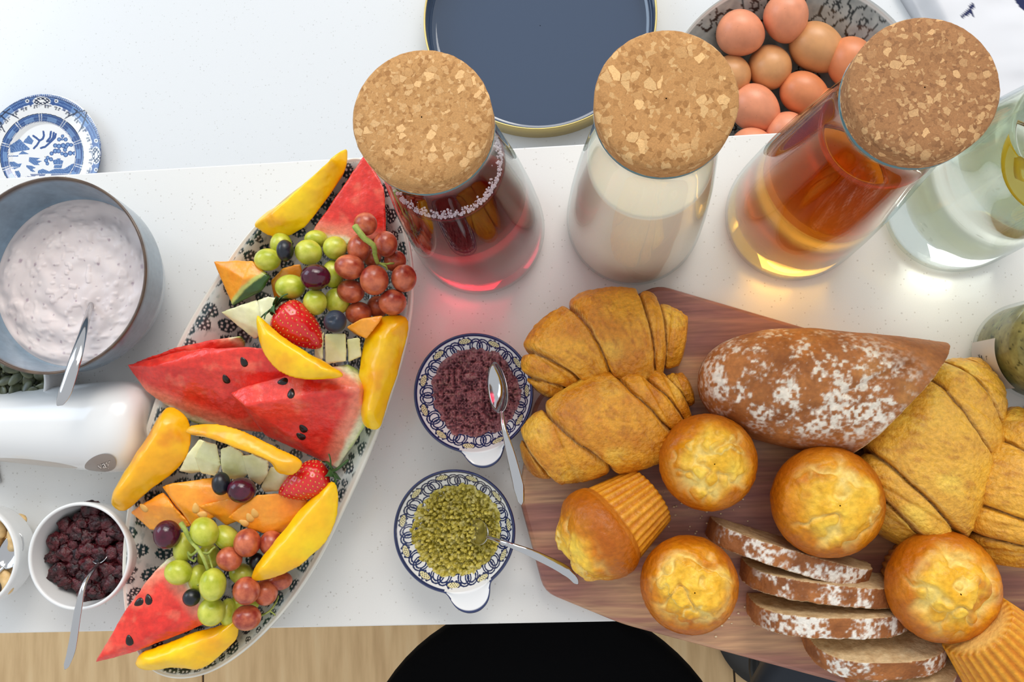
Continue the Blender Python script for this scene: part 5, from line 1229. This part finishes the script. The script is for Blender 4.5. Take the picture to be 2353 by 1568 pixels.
heap(c1, R1, dp, 'purple_spread', 'chunky purple olive spread heaped in a patterned dish', 'spread', 116, M_tap, lambda q, b: mix(mix(lin(98, 50, 60), lin(164, 102, 106), np.clip(b, 0, 1)), lin(176, 128, 120), 0.55 * smooth(0.35, 0.7, vnoise(q * 520, 4))), 0.0050, 210, 0.022, 3, chunk=0.0)
d2, c2, R2, dp = dish((1043, 1222), 138, (1090, 1408), 'blue and white patterned dish holding green olive spread')
heap(c2, R2, dp, 'green_spread', 'grainy yellow-green olive spread heaped in a patterned dish', 'spread', 118, M_tap, lambda q, b: mix(mix(lin(136, 122, 18), lin(216, 198, 90), np.clip(b * 1.1, 0, 1)), lin(216, 204, 132), 0.7 * smooth(0.3, 0.6, vnoise(q * 430, 4))), 0.0062, 340, 0.020, 9, chunk=0.0030, gouge=((985, 1185), (1090, 1215), 0.005, 0.0035))
spoon('steel teaspoon with its bowl resting in the purple spread', [(1198, 1160, .046), (1192, 1120, .050), (1175, 1050, .052), (1158, 985, .050), (1152, 945, .043)], [.0022, .0042, .0036, .0020, .0015], (0.044, 0.023, 0.007, (1138, 870, .034), 0.75), 0.0011)
spoon('steel teaspoon lying from the green spread onto the wooden board', [(1328, 1342, .030), (1300, 1312, .038), (1235, 1278, .044), (1170, 1252, .046), (1118, 1234, .032)], [.0022, .0040, .0034, .0020, .0016], (0.034, 0.020, 0.005, (1060, 1205, .004)), 0.0011)
# ------------------------------------------------------------------ wooden board and bread
BZ = 0.020
def board_mat():
    m, nt, b = new_mat('acacia_wood'); setv(b, rough=0.42, coat=0.08)
    c = node(nt, 'ShaderNodeTexCoord'); mp = node(nt, 'ShaderNodeMapping'); mp.inputs['Rotation'].default_value = (0, 0, math.radians(16)); mp.inputs['Scale'].default_value = (2.2, 17, 6)
    nt.links.new(c.outputs['Object'], mp.inputs[0])
    n1 = node(nt, 'ShaderNodeTexNoise'); n1.inputs['Scale'].default_value = 1.9; n1.inputs['Detail'].default_value = 5; n1.inputs['Distortion'].default_value = 0.8
    nt.links.new(mp.outputs[0], n1.inputs['Vector'])
    r = ramp(nt, [(0.26, lin(92, 56, 54)), (0.38, lin(150, 98, 90)), (0.50, lin(172, 118, 98)), (0.60, lin(204, 158, 118)), (0.72, lin(150, 98, 84))]); nt.links.new(n1.outputs['Fac'], r.inputs[0])
    mp2 = node(nt, 'ShaderNodeMapping'); mp2.inputs['Rotation'].default_value = (0, 0, math.radians(16)); mp2.inputs['Scale'].default_value = (22, 420, 60); nt.links.new(c.outputs['Object'], mp2.inputs[0])
    n2 = node(nt, 'ShaderNodeTexNoise'); n2.inputs['Scale'].default_value = 1.0; n2.inputs['Detail'].default_value = 4; nt.links.new(mp2.outputs[0], n2.inputs['Vector'])
    rg = node(nt, 'ShaderNodeMapRange'); rg.inputs[1].default_value = 0.3; rg.inputs[2].default_value = 0.7; rg.inputs[3].default_value = 0.74; rg.inputs[4].default_value = 1.14; nt.links.new(n2.outputs['Fac'], rg.inputs[0])
    x = node(nt, 'ShaderNodeMix', data_type='RGBA', blend_type='MULTIPLY'); x.inputs[0].default_value = 1; nt.links.new(r.outputs[0], x.inputs[6]); nt.links.new(rg.outputs[0], x.inputs[7])
    nt.links.new(x.outputs[2], b.inputs['Base Color'])
    bp = node(nt, 'ShaderNodeBump'); bp.inputs['Strength'].default_value = 0.12; bp.inputs['Distance'].default_value = 0.0004; nt.links.new(n2.outputs['Fac'], bp.inputs['Height']); nt.links.new(bp.outputs['Normal'], b.inputs['Normal'])
    return m
outl = [(1512, 653), (1425, 695), (1225, 925), (1190, 1140), (1250, 1363), (1430, 1437), (1990, 1588), (2420, 1700), (2640, 1500), (2600, 975), (2150, 840)]
top = np.array([P(x, y, BZ) for x, y in outl])
def rounded(poly, r, k=5):
    out = []; n = len(poly)
    for i in range(n):
        p, a, b = poly[i], poly[i - 1], poly[(i + 1) % n]; u = (a - p) / np.linalg.norm(a - p); w = (b - p) / np.linalg.norm(b - p)
        for t in np.linspace(0, 1, k): out.append((p + u * r) * (1 - t) ** 2 + 2 * p * t * (1 - t) + (p + w * r) * t * t)
    return np.array(out)
top = rounded(top, 0.010); cen = top.mean(0); n = len(top)
def ins(d, z): q = top + (cen - top) / np.linalg.norm(cen - top, axis=1)[:, None] * d; q[:, 2] = z; return q
rings = [ins(0.004, 0.0), ins(0.0, 0.005), ins(0.0, BZ - 0.004), ins(0.0012, BZ - 0.0012), ins(0.004, BZ)]
V = np.concatenate(rings); F = [(i * n + j, i * n + (j + 1) % n, (i + 1) * n + (j + 1) % n, (i + 1) * n + j) for i in range(4) for j in range(n)] + [tuple(range(n))[::-1], tuple(4 * n + j for j in range(n))]
bo = solid('serving_board', V, F, board_mat(), loc=(cen[0], cen[1], 0), smooth_=False); tag(bo, 'angular reddish wooden serving board covered with bread and muffins', 'board')

# --- croissants: rolled dough swept along a spine, stepped layers
M_crois = painted('croissant_crust', 0.40, 0.16, 330, (300, 0.9, 0.0022), coat=0.08, coat_rough=0.3)
def croissant(label, spine, segs, slant, seed, zc=0.0, squash=0.72, pale=0.0, bend=None):
    """spine: photo points (at mid height); segs: (t0,t1,r0,r1 px); slant: how far seams lean"""
    z = BZ + 0.03 + zc; n, m = 230, 120
    p = spline([P(x, y, z) for x, y in spine], n); t = np.linspace(0, 1, n); th = np.linspace(0, 2 * np.pi, m, endpoint=False)
    tg = np.gradient(p, axis=0); tg /= np.linalg.norm(tg, axis=1)[:, None]; s = np.cross(tg, (0, 0, 1.0)); s /= np.linalg.norm(s, axis=1)[:, None]
    T, TH = np.meshgrid(t, th, indexing='ij'); lat = np.cos(TH); hgt = np.sin(TH)
    U = np.clip(T + slant * lat * (1 - np.abs(2 * T - 1) ** 3) + 0.010 * fbm(np.c_[np.cos(TH).ravel() * 2, np.sin(TH).ravel() * 2, T.ravel() * 6], seed, 3).reshape(T.shape), 0, 1)
    R = np.zeros_like(U); edge = np.full_like(U, 1.0); mid = np.zeros_like(U)
    for i, (t0, t1, r0, r1) in enumerate(segs):
        k = (U >= t0) & (U <= t1 + 1e-9); u = (U - t0) / (t1 - t0)
        bulge = 1 + 0.13 * np.sin(np.pi * np.clip(u, 0, 1)) ** 0.6
        R = np.where(k, (r0 + (r1 - r0) * u) * bulge, R); d = np.minimum(U - t0, t1 - U); edge = np.where(k, d, edge); mid = np.where(k, np.sin(np.pi * np.clip(u, 0, 1)), mid)
    R = R * M_PER_PX(z)
    cap = np.sqrt(np.clip(np.minimum(T, 1 - T) / 0.03, 0, 1)); R = R * (0.25 + 0.75 * cap)
    R -= 0.0042 * np.exp(-(edge / 0.009) ** 2) * (R > 0.008)
    q = np.c_[T.ravel() * 9, np.cos(TH).ravel() * 2.2, np.sin(TH).ravel() * 2.2]
    lay = np.sin((U.ravel() * 260) + 3 * fbm(q, seed + 3, 3))
    q2 = np.c_[T.ravel() * 60 - 6 * np.cos(TH).ravel(), np.cos(TH).ravel() * 5, np.sin(TH).ravel() * 5]
    R = R + (0.0016 * fbm(q * 1.5, seed + 1, 4) + 0.0006 * fbm(q2, seed + 21, 3) + 0.00035 * lay * smooth(0.03, 0.012, edge.ravel())).reshape(R.shape)
    b = R * squash; b = np.maximum(b, 0.001)
    off = s[:, None, :] * (R * lat)[:, :, None]; zz = BZ + 0.0006 + zc + np.maximum(0, (b.max(1)[:, None] * 0.92 + b * hgt))
    V = p[:, None, :] + off; V[:, :, 2] = zz; V = V.reshape(-1, 3)
    F = [(i * m + j, i * m + (j + 1) % m, (i + 1) * m + (j + 1) % m, (i + 1) * m + j) for i in range(n - 1) for j in range(m)] + [tuple(range(m))[::-1], tuple((n - 1) * m + j for j in range(m))]
    w = np.c_[V]; g = 0.5 + 0.9 * fbm(w * 70, seed + 5, 4)
    C = mix(lin(206, 124, 14), lin(238, 168, 42), np.clip(g, 0, 1)); C = mix(C, lin(250, 204, 78), 0.6 * pale + 0.5 * smooth(0.15, 0.6, fbm(w * 38, seed + 6, 2))); C = mix(C, lin(168, 86, 8), 0.45 * smooth(0.1, 0.5, fbm(q2, seed + 21, 3)))
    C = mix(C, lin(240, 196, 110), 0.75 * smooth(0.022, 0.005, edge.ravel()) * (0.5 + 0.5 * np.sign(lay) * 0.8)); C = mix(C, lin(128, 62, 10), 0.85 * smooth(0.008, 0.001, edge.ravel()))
    C = mix(C, lin(182, 94, 14), 0.45 * smooth(0.25, 0.7, fbm(w * 26, seed + 9, 2)) * (1 - pale))
    return tag(solid('croissant', V, F, M_crois, cols=C), label, 'croissant', 'croissants on the board')
croissant('arched croissant with a pale torn end behind another croissant', [(1243, 905), (1282, 838), (1350, 790), (1440, 772), (1520, 770), (1585, 780)],
          [(0, .08, 34, 46), (.08, .20, 60, 74), (.20, .44, 88, 98), (.44, .72, 106, 104), (.72, .82, 94, 84), (.82, 1.0, 70, 50)], -0.05, 3, pale=0.1)
croissant('golden croissant with crisp layers beside the tapas dishes', [(1200, 1070), (1265, 1040), (1370, 992), (1470, 945), (1540, 908), (1598, 885)],
          [(0, .10, 28, 52), (.10, .32, 70, 92), (.32, .63, 104, 116), (.63, .76, 98, 92), (.76, .87, 80, 70), (.87, 1.0, 40, 32)], -0.075, 8, zc=0.0)
croissant('large pale croissant with its tip by the pesto jar', [(2292, 818), (2257, 886), (2186, 980), (2120, 1080), (2068, 1168), (2026, 1228)],
          [(0, .10, 10, 42), (.10, .24, 54, 82), (.24, .38, 90, 104), (.38, .72, 118, 134), (.72, .86, 120, 108), (.86, 1.0, 92, 62)], 0.07, 12, pale=0.7)
croissant('pale croissant at the edge of the board beside the largest croissant', [(2470, 930), (2400, 1040), (2362, 1140), (2345, 1230), (2340, 1310)],
          [(0, .15, 30, 60), (.15, .34, 92, 112), (.34, .66, 130, 140), (.66, .82, 130, 118), (.82, 1.0, 108, 74)], 0.05, 17, pale=0.55)

# --- muffins
M_muf = painted('muffin_crust', 0.40, 0.14, 300, (240, 0.6, 0.0018), coat=0.04, coat_rough=0.3, spec=0.35)
def muffin_vf(R, seed, peak=1.0):
    """upright muffin standing on z=0: pleated cup, overhanging cracked dome"""
    cup = 0.036; n = 150
    zc = np.linspace(0, cup, 26); rc = R * (0.66 + 0.20 * (zc / cup))
    u = np.linspace(0, 1, 84); ph = -0.5 + u * (np.pi / 2 + 0.5)
    dome_r = R * np.cos(ph) ; dome_z = cup + 0.012 + np.where(ph < 0, 0.022, 0.031 * peak) * np.sin(ph)
    prof = [(0.0006, 0.0015), (R * 0.45, 0.0008)] + [(r, z) for r, z in zip(rc, zc)] + [(max(r, 0.0005), z) for r, z in zip(dome_r, dome_z)]
    prof = np.array(prof); k0 = len(zc) + 2
    v, f = lathe(prof, n); f = list(f) + [tuple(range(n))[::-1]]
    ring = np.repeat(np.arange(len(prof)), n); a = np.arctan2(v[:, 1], v[:, 0])
    cupm = (ring >= 2) & (ring < k0); v[cupm] *= np.c_[1 + 0.030 * np.sin(a[cupm] * 30), 1 + 0.030 * np.sin(a[cupm] * 30), np.ones(cupm.sum())]
    dm = ring >= k0; d = v[dm]; rho = np.hypot(d[:, 0], d[:, 1]) / R
    q = np.c_[d[:, :2] / R, d[:, 2] / R]
    lump = fbm(q * 1.6 + seed, seed, 3) * 0.15 + 0.03 * fbm(q * 5, seed + 2, 3)
    crk = np.abs(fbm(q * np.array([1.5, 1.5, 0.8]) + 3.1 * seed, seed + 4, 3)); crack = smooth(0.13, 0.0, crk) * smooth(0.92, 0.6, rho)
    plate = smooth(0.0, 0.07, fbm(q * 1.5 + 9 + seed, seed + 6, 3)) * smooth(0.85, 0.5, rho)
    k = 1 + lump * smooth(1.08, 0.6, rho) + 0.055 * plate - 0.085 * crack + 0.012 * fbm(q * 11, seed + 31, 2)
    cc = np.array([0, 0, cup + 0.004]); v[dm] = (d - cc) * k[:, None] + cc
    C = np.tile(np.array(lin(196, 112, 14)), (len(v), 1)); C = mix(C, lin(232, 162, 44), 0.5 + 0.7 * np.sin(a * 30) * 0.5 + 0.3 * fbm(v * 120, seed, 3))
    crust = mix(lin(198, 110, 6), lin(230, 152, 18), np.clip(0.5 + 0.9 * fbm(q * 2.4, seed + 7, 3), 0, 1)); crust = mix(crust, lin(168, 82, 5), 0.8 * smooth(0.70, 1.0, rho))
    top = mix(lin(236, 172, 28), lin(250, 208, 76), np.clip(0.5 + 0.9 * fbm(q * 3, seed + 8, 3), 0, 1))
    cd = mix(crust, top, smooth(0.80, 0.42, rho + 0.25 * fbm(q * 2, seed + 10, 3))); cd = mix(cd, lin(248, 218, 124), 0.85 * crack); cd = mix(cd, lin(250, 222, 132), 0.8 * np.exp(-((plate - 0.4) / 0.3) ** 2) * smooth(0.85, 0.5, rho) * (plate > 0.02)); cd = mix(cd, lin(190, 98, 24), 0.65 * smooth(0.25, 0.6, fbm(q * 2.6, seed + 13, 3)) * smooth(0.9, 0.6, rho) * (1 - crack))
    C[dm] = cd
    under = dm & (np.repeat(np.arange(len(prof)), n) < k0 + 8); C[under] = lin(190, 112, 30)
    C[ring < 2] = lin(236, 190, 104)
    return v, f, C
def muffin(px, py, rpx, seed, label, peak=1.0, lift=0.0, spin=0.0):
    zr = BZ + 0.045; R = rpx * M_PER_PX(zr); w = P(px, py, zr); v, f, C = muffin_vf(R, seed, peak)
    rot = np.array(Matrix.Rotation(spin, 3, 'Z')); v = v @ rot.T + np.array([w[0], w[1], BZ + 0.0004 + lift])
    tag(solid('muffin', v, f, M_muf, cols=C), label, 'muffin', 'muffins on the board')
muffin(1625, 1062, 108, 3, 'upright golden muffin with a raised knob between croissant and loaf', 1.15, spin=0.6)
muffin(1897, 1152, 122, 5, 'upright pale-topped muffin just below the floured loaf', 1.0, spin=2.0)
muffin(1582, 1342, 107, 8, 'upright cracked muffin next to the tipped-over muffin', 1.0, spin=1.1)
muffin(2160, 1345, 120, 11, 'upright muffin at the end of the bread slices', 0.95, spin=4.0)
def muffin_tipped(center, axis, R, seed, label, z_c):
    """axis: world direction from cup to dome"""
    v, f, C = muffin_vf(R, seed); v = v - np.array([0, 0, 0.034]); v = v @ np.array(align(axis).to_3x3()).T
    w = P(center[0], center[1], z_c); v = v + w; v[:, 2] += BZ + 0.0005 - v[:, 2].min()
    tag(solid('muffin', v, f, M_muf, cols=C), label, 'muffin', 'muffins on the board')
d = P(1345, 1260, .05) - P(1500, 1150, .05); d /= np.linalg.norm(d); d[2] = 0.30
muffin_tipped((1414, 1200), d, 0.0365, 14, 'muffin lying on its side with pleated cup showing', 0.055)
d = P(2360, 1560, .05) - P(2230, 1430, .05); d /= np.linalg.norm(d); d[2] = -0.22
muffin_tipped((2290, 1500), d, 0.041, 19, 'upside-down tilted muffin showing its pleated side and base', 0.05)

# --- floured half loaf
M_loaf = painted('loaf_crust', 0.62, 0.18, 300, (420, 0.5, 0.0010))
def flour(w, seed, amount, dens=1.0):
    big = fbm(w * np.array([1, 1, 0.6]) * 60, seed, 4); fine = fbm(w * 380, seed + 2, 3)
    return amount * np.clip(smooth(-0.10, 0.75, big * dens + 0.7 * fine) * smooth(-0.45, 0.35, fine), 0, 1)
# whole loaf as a long dome, then cut through
zm = BZ + 0.028
la, lb_ = P(1604, 868, zm), P(2420, 958, zm); lx = lb_ - la; LL = np.linalg.norm(lx); lx /= LL; ly = np.cross((0, 0, 1.0), lx)
LW = 139 * M_PER_PX(zm); n1, n2 = 120, 100; V = []
for i in range(n1):
    u = -np.cos(np.pi * i / (n1 - 1)); prof = (1 - abs(u) ** 3.4) ** (1 / 2.1) if abs(u) < 1 else 0.0; prof = max(prof, 0.004)
    for j in range(n2):
        a = 2 * np.pi * j / n2; h = math.sin(a); w_ = math.cos(a)
        V.append(la + lx * (LL / 2 + u * LL / 2) + ly * LW * prof * math.copysign(abs(w_) ** 0.9, w_) + np.array([0, 0, (0.046 * prof ** 0.8 * abs(h) ** 0.9 if h > 0 else -0.0275 * min(1, prof * 1.3) * abs(h) ** 0.5)]))
V = np.array(V); F = [(i * n2 + j, i * n2 + (j + 1) % n2, (i + 1) * n2 + (j + 1) % n2, (i + 1) * n2 + j) for i in range(n1 - 1) for j in range(n2)] + [tuple(range(n2))[::-1], tuple((n1 - 1) * n2 + j for j in range(n2))]
ca, cb_ = P(2152, 808, zm), P(1950, 1032, zm); cn = np.array([(cb_ - ca)[1], -(cb_ - ca)[0], 0]); cn /= np.linalg.norm(cn)
if cn @ (la - ca) > 0: cn = -cn
bm = bmesh.new(); vs = [bm.verts.new(p) for p in V]
for q in F: bm.faces.new([vs[i] for i in q])
bmesh.ops.recalc_face_normals(bm, faces=bm.faces)
r_ = bmesh.ops.bisect_plane(bm, geom=list(bm.verts) + list(bm.edges) + list(bm.faces), plane_co=Vector(ca.tolist()), plane_no=Vector(cn.tolist()), clear_outer=True)
bmesh.ops.edgeloop_fill(bm, edges=[e for e in r_['geom_cut'] if isinstance(e, bmesh.types.BMEdge)])
bm.verts.index_update(); V = np.array([q.co for q in bm.verts]); F = [[q.index for q in g.verts] for g in bm.faces]; bm.free()
V, F = remesh(V, F, 0.0009, 3)
dist = (ca - V) @ cn; N = normals(V, F)
# slashes in the crust
def groove(p, q, w, dpt):
    global V
    a_, b_ = P(p[0], p[1], BZ + .06)[:2], P(q[0], q[1], BZ + .06)[:2]; d_ = seg_dist(V[:, :2], [a_, b_]); V[:, 2] -= np.where(V[:, 2] > zm, dpt * np.exp(-(d_ / w) ** 2), 0)
groove((1700, 905), (1860, 800), 0.004, 0.0028); groove((1930, 905), (2080, 840), 0.003, 0.003); groove((1790, 965), (1920, 930), 0.004, 0.002)
V = V + N * (0.0009 * fbm(V * 60, 4, 4))[:, None]
C = mix(lin(142, 80, 30), lin(190, 120, 58), np.clip(0.5 + 0.8 * fbm(V * 60, 6, 4), 0, 1)); C = mix(C, lin(206, 146, 78), 0.5 * smooth(0.2, 0.6, fbm(V * 34, 16, 3)))
pp_ = proj(V); core = smooth(205, 70, np.hypot((pp_[:, 0] - 1860) * 0.62, (pp_[:, 1] - 885) * 1.25 - (pp_[:, 0] - 1860) * 0.12))
C = mix(C, lin(242, 234, 218), np.clip(flour(V, 9, 1.0, 1.2) * core * 2.0, 0, 0.9) * (V[:, 2] > zm - 0.004))
cutv = (dist < 0.0035) & (N @ cn > 0.6); C[cutv] = mix(lin(206, 170, 118), lin(226, 196, 148), 0.5 + 0.8 * fbm(V[cutv] * 200, 2, 3))
tag(solid('bread_loaf', V, F, M_loaf, cols=C), 'half a brown loaf dusted with flour, cut at one end', 'loaf')

# --- slices leaning one on another
M_slice = painted('bread_slice', 0.7, 0.12, 500, (600, 0.5, 0.0010))
def bread_slice(a, b, za, zb, height, thick, lean, seed, label):
    """a-b: photo points of the two ends of its foot; lean: tilt toward the bar front (rad)"""
    p, q = P(a[0], a[1], za), P(b[0], b[1], zb); L = np.linalg.norm(q - p); x = (q - p) / L
    z0 = np.array([0, 0, 1.0]); y = np.cross(z0, x); y /= np.linalg.norm(y)          # toward the worktop
    up = math.cos(lean) * z0 - math.sin(lean) * y; nrm = math.cos(lean) * y + math.sin(lean) * z0
    n = 64; t = np.linspace(0, np.pi, n); prof = [(-math.copysign(abs(math.cos(k)) ** 0.75, math.cos(k)) * L / 2, height * abs(math.sin(k)) ** 0.62) for k in t]
    prof = [(u, max(w, 0.0)) for u, w in prof]; c = (p + q) / 2
    V = []; 
    for s_ in (-0.5, 0.5): V += [c + x * u + up * w + nrm * thick * s_ for u, w in prof]
    F = [tuple(range(n)), tuple(range(2 * n - 1, n - 1, -1))] + [(j, (j + 1) % n, n + (j + 1) % n, n + j) for j in range(n)]
    F = [f_[::-1] for f_ in F]
    V, F = remesh(np.array(V), F, 0.0009, 2); N = normals(V, F)
    if (N * (V - V.mean(0))).sum() < 0: N = -N; F = [f_[::-1] for f_ in F]
    V = V + N * (0.0008 * fbm(V * 160, seed, 3))[:, None]
    face = np.abs(N @ nrm) > 0.6; s = (V - c) @ nrm
    r = V - c; u = (r @ x) / (L / 2); w = (r @ up) / height
    crust = mix(lin(132, 74, 30), lin(176, 108, 52), np.clip(0.5 + 0.8 * fbm(V * 90, seed, 3), 0, 1)); crust = mix(crust, lin(242, 236, 224), np.clip(flour(V, seed + 30, 1.8, 1.3), 0, 0.92) * smooth(0.5, 0.8, w))
    crumb = mix(lin(186, 152, 108), lin(214, 186, 142), 0.5 + 0.8 * fbm(V * 260, seed + 3, 3)); C = np.where(face[:, None], crumb, crust)
    V[:, 2] = np.maximum(V[:, 2], BZ + 0.0004)
    tag(solid('bread_slice', V, F, M_slice, cols=C), label, 'bread', 'bread slices on the board')
bread_slice((1625, 1206), (1985, 1312), BZ, BZ, 0.048, 0.0155, 0.10, 1, 'bread slice closest to the pale-topped muffin')
bread_slice((1700, 1302), (2045, 1342), BZ, BZ, 0.050, 0.0155, 0.12, 2, 'second bread slice, with a gap in front of the first')
bread_slice((1715, 1385), (2066, 1390), BZ, BZ, 0.050, 0.0160, 0.16, 3, 'heavily floured bread slice in the middle of the stack')
bread_slice((1840, 1450), (2150, 1438), BZ, BZ, 0.050, 0.0160, 0.42, 4, 'leaning bread slice showing its pale crumb')
bread_slice((1920, 1500), (2168, 1480), BZ, BZ, 0.048, 0.0160, 0.62, 5, 'lowest bread slice lying almost flat at the board edge')

# crumbs and flakes on the board
M_crumb = plain('crumb', lin(236, 214, 176), 0.7); rnd = random.Random(3); V = []; F = []; sv, sf = sphere_mesh(6, 4)
for _ in range(120):
    x, y = rnd.choice([(1690, 1420), (1640, 1180), (1500, 1120), (1900, 1320), (1560, 1180), (2050, 1060), (1720, 1260)]); x += rnd.gauss(0, 60); y += rnd.gauss(0, 35); s = rnd.uniform(0.0003, 0.0009); w = P(x, y, BZ + s)
    o0 = len(V); V += [tuple(q * s * np.array([1.3, 1, .7]) + w) for q in sv]; F += [tuple(o0 + k for k in g) for g in sf]
tag(solid('bread_crumbs', V, F, M_crumb), 'tiny bread crumbs scattered on the wooden board', 'crumbs', kind='stuff')

# --- pesto jar
M_jar = glass_mat('jar_glass'); M_pesto = painted('pesto', 0.4, 0.2, 250)
jb = P(2345, 812, 0); JR = 0.040
t = thing('pesto_jar', 'glass jar of green pesto with a white paper label', 'jar', jb)
off = np.array([jb[0], jb[1], 0])
v, f = lathe([(0.0004, 0.0004), (JR - 0.004, 0.0004), (JR - 0.001, 0.003), (JR, 0.008), (JR, 0.060), (JR - 0.002, 0.068), (JR - 0.008, 0.076), (JR - 0.009, 0.088), (JR - 0.011, 0.088), (JR - 0.0105, 0.076), (JR - 0.0045, 0.067), (JR - 0.0025, 0.060), (JR - 0.0025, 0.006), (0.0004, 0.004)], 80)
solid('jar_glass', v + off, f, M_jar, t)
v, f = lathe([(0.0004, 0.0042), (JR - 0.0030, 0.0058)] + [(JR - 0.0027, z) for z in np.linspace(0.0065, 0.060, 50)] + dense([(JR - 0.0028, 0.0605), (JR - 0.005, 0.067), (JR - 0.011, 0.074)], 0.0009).tolist() + [(r, 0.0742) for r in np.linspace(JR - 0.012, 0.0004, 30)], 160)
C = mix(lin(132, 124, 66), lin(176, 166, 104), 0.5 + 0.8 * fbm(v * 130, 3, 3)); C = mix(C, lin(52, 54, 26), smooth(0.35, 0.6, fbm(v * 330, 7, 3)))
solid('pesto', v + off, f, M_pesto, t, cols=C)
v, f = lathe([(0.0004, 0.078), (JR - 0.0075, 0.078), (JR - 0.0070, 0.079), (JR - 0.0070, 0.091), (JR - 0.0085, 0.0925), (0.0004, 0.0922)], 64)
solid('jar_lid', v + off, f, M_steel, t)
M_paper = plain('paper_label', (0.78, 0.77, 0.77), 0.6)
def jar_at(ang, z, r): return np.array([jb[0] + r * math.cos(ang), jb[1] + r * math.sin(ang), z])
LA0, LA1, LZ0, LZ1 = math.radians(166), math.radians(226), 0.005, 0.044
k = 30; V = [jar_at(LA0 + (LA1 - LA0) * i / k, z, JR + 0.0003) for z in (LZ0, LZ1) for i in range(k + 1)]; F = [(i, i + 1, k + 2 + i, k + 1 + i) for i in range(k)]
lb = solid('label', V, F, M_paper, t)
for body, z, dang, sz in (('M', 0.020, 0.36, 0.008), ('r', 0.030, 0.34, 0.007), ('..', 0.018, 0.22, 0.009)):
    tv, tf = text_mesh(body, sz)
    solid('lettering', [jar_at(LA0 + dang - p[1] / JR, z + p[0], JR + 0.0006) for p in tv], tf, M_ink, lb, smooth_=False)
# round lid with a dark oval mark half under the croissant tip
lc = P(2360, 905, BZ + 0.006)
t = thing('jar_lid', 'white jar lid with a dark oval mark lying on the board by the pesto jar', 'lid', (lc[0], lc[1], BZ))
v, f = lathe([(0.0004, 0.0), (0.027, 0.0), (0.028, 0.001), (0.028, 0.008), (0.027, 0.0095), (0.025, 0.009), (0.0004, 0.009)], 64)
solid('lid_body', v + np.array([lc[0], lc[1], BZ + 0.0004]), f, M_porc, t)
an = np.linspace(0, 2 * np.pi, 30, endpoint=False); oc = P(2334, 870, BZ + 0.0096); 
solid('oval_mark', [(oc[0] + 0.0045 * math.cos(q) + 0.001 * math.sin(q), oc[1] + 0.002 * math.sin(q) - 0.0016 * math.cos(q), BZ + 0.0099) for q in an], [tuple(range(30))], M_ink, t)

# daylight focused by the filled carafes falls on these surfaces
for o in bpy.data.objects:
    if o.type == 'LIGHT': o.data.cycles.is_caustics_light = True
    if o.name in ('bar_top', 'serving_board', 'bread_loaf', 'worktop', 'fruit_platter') or o.name.startswith(('croissant', 'tapas_dish')): o.cycles.is_caustics_receiver = True
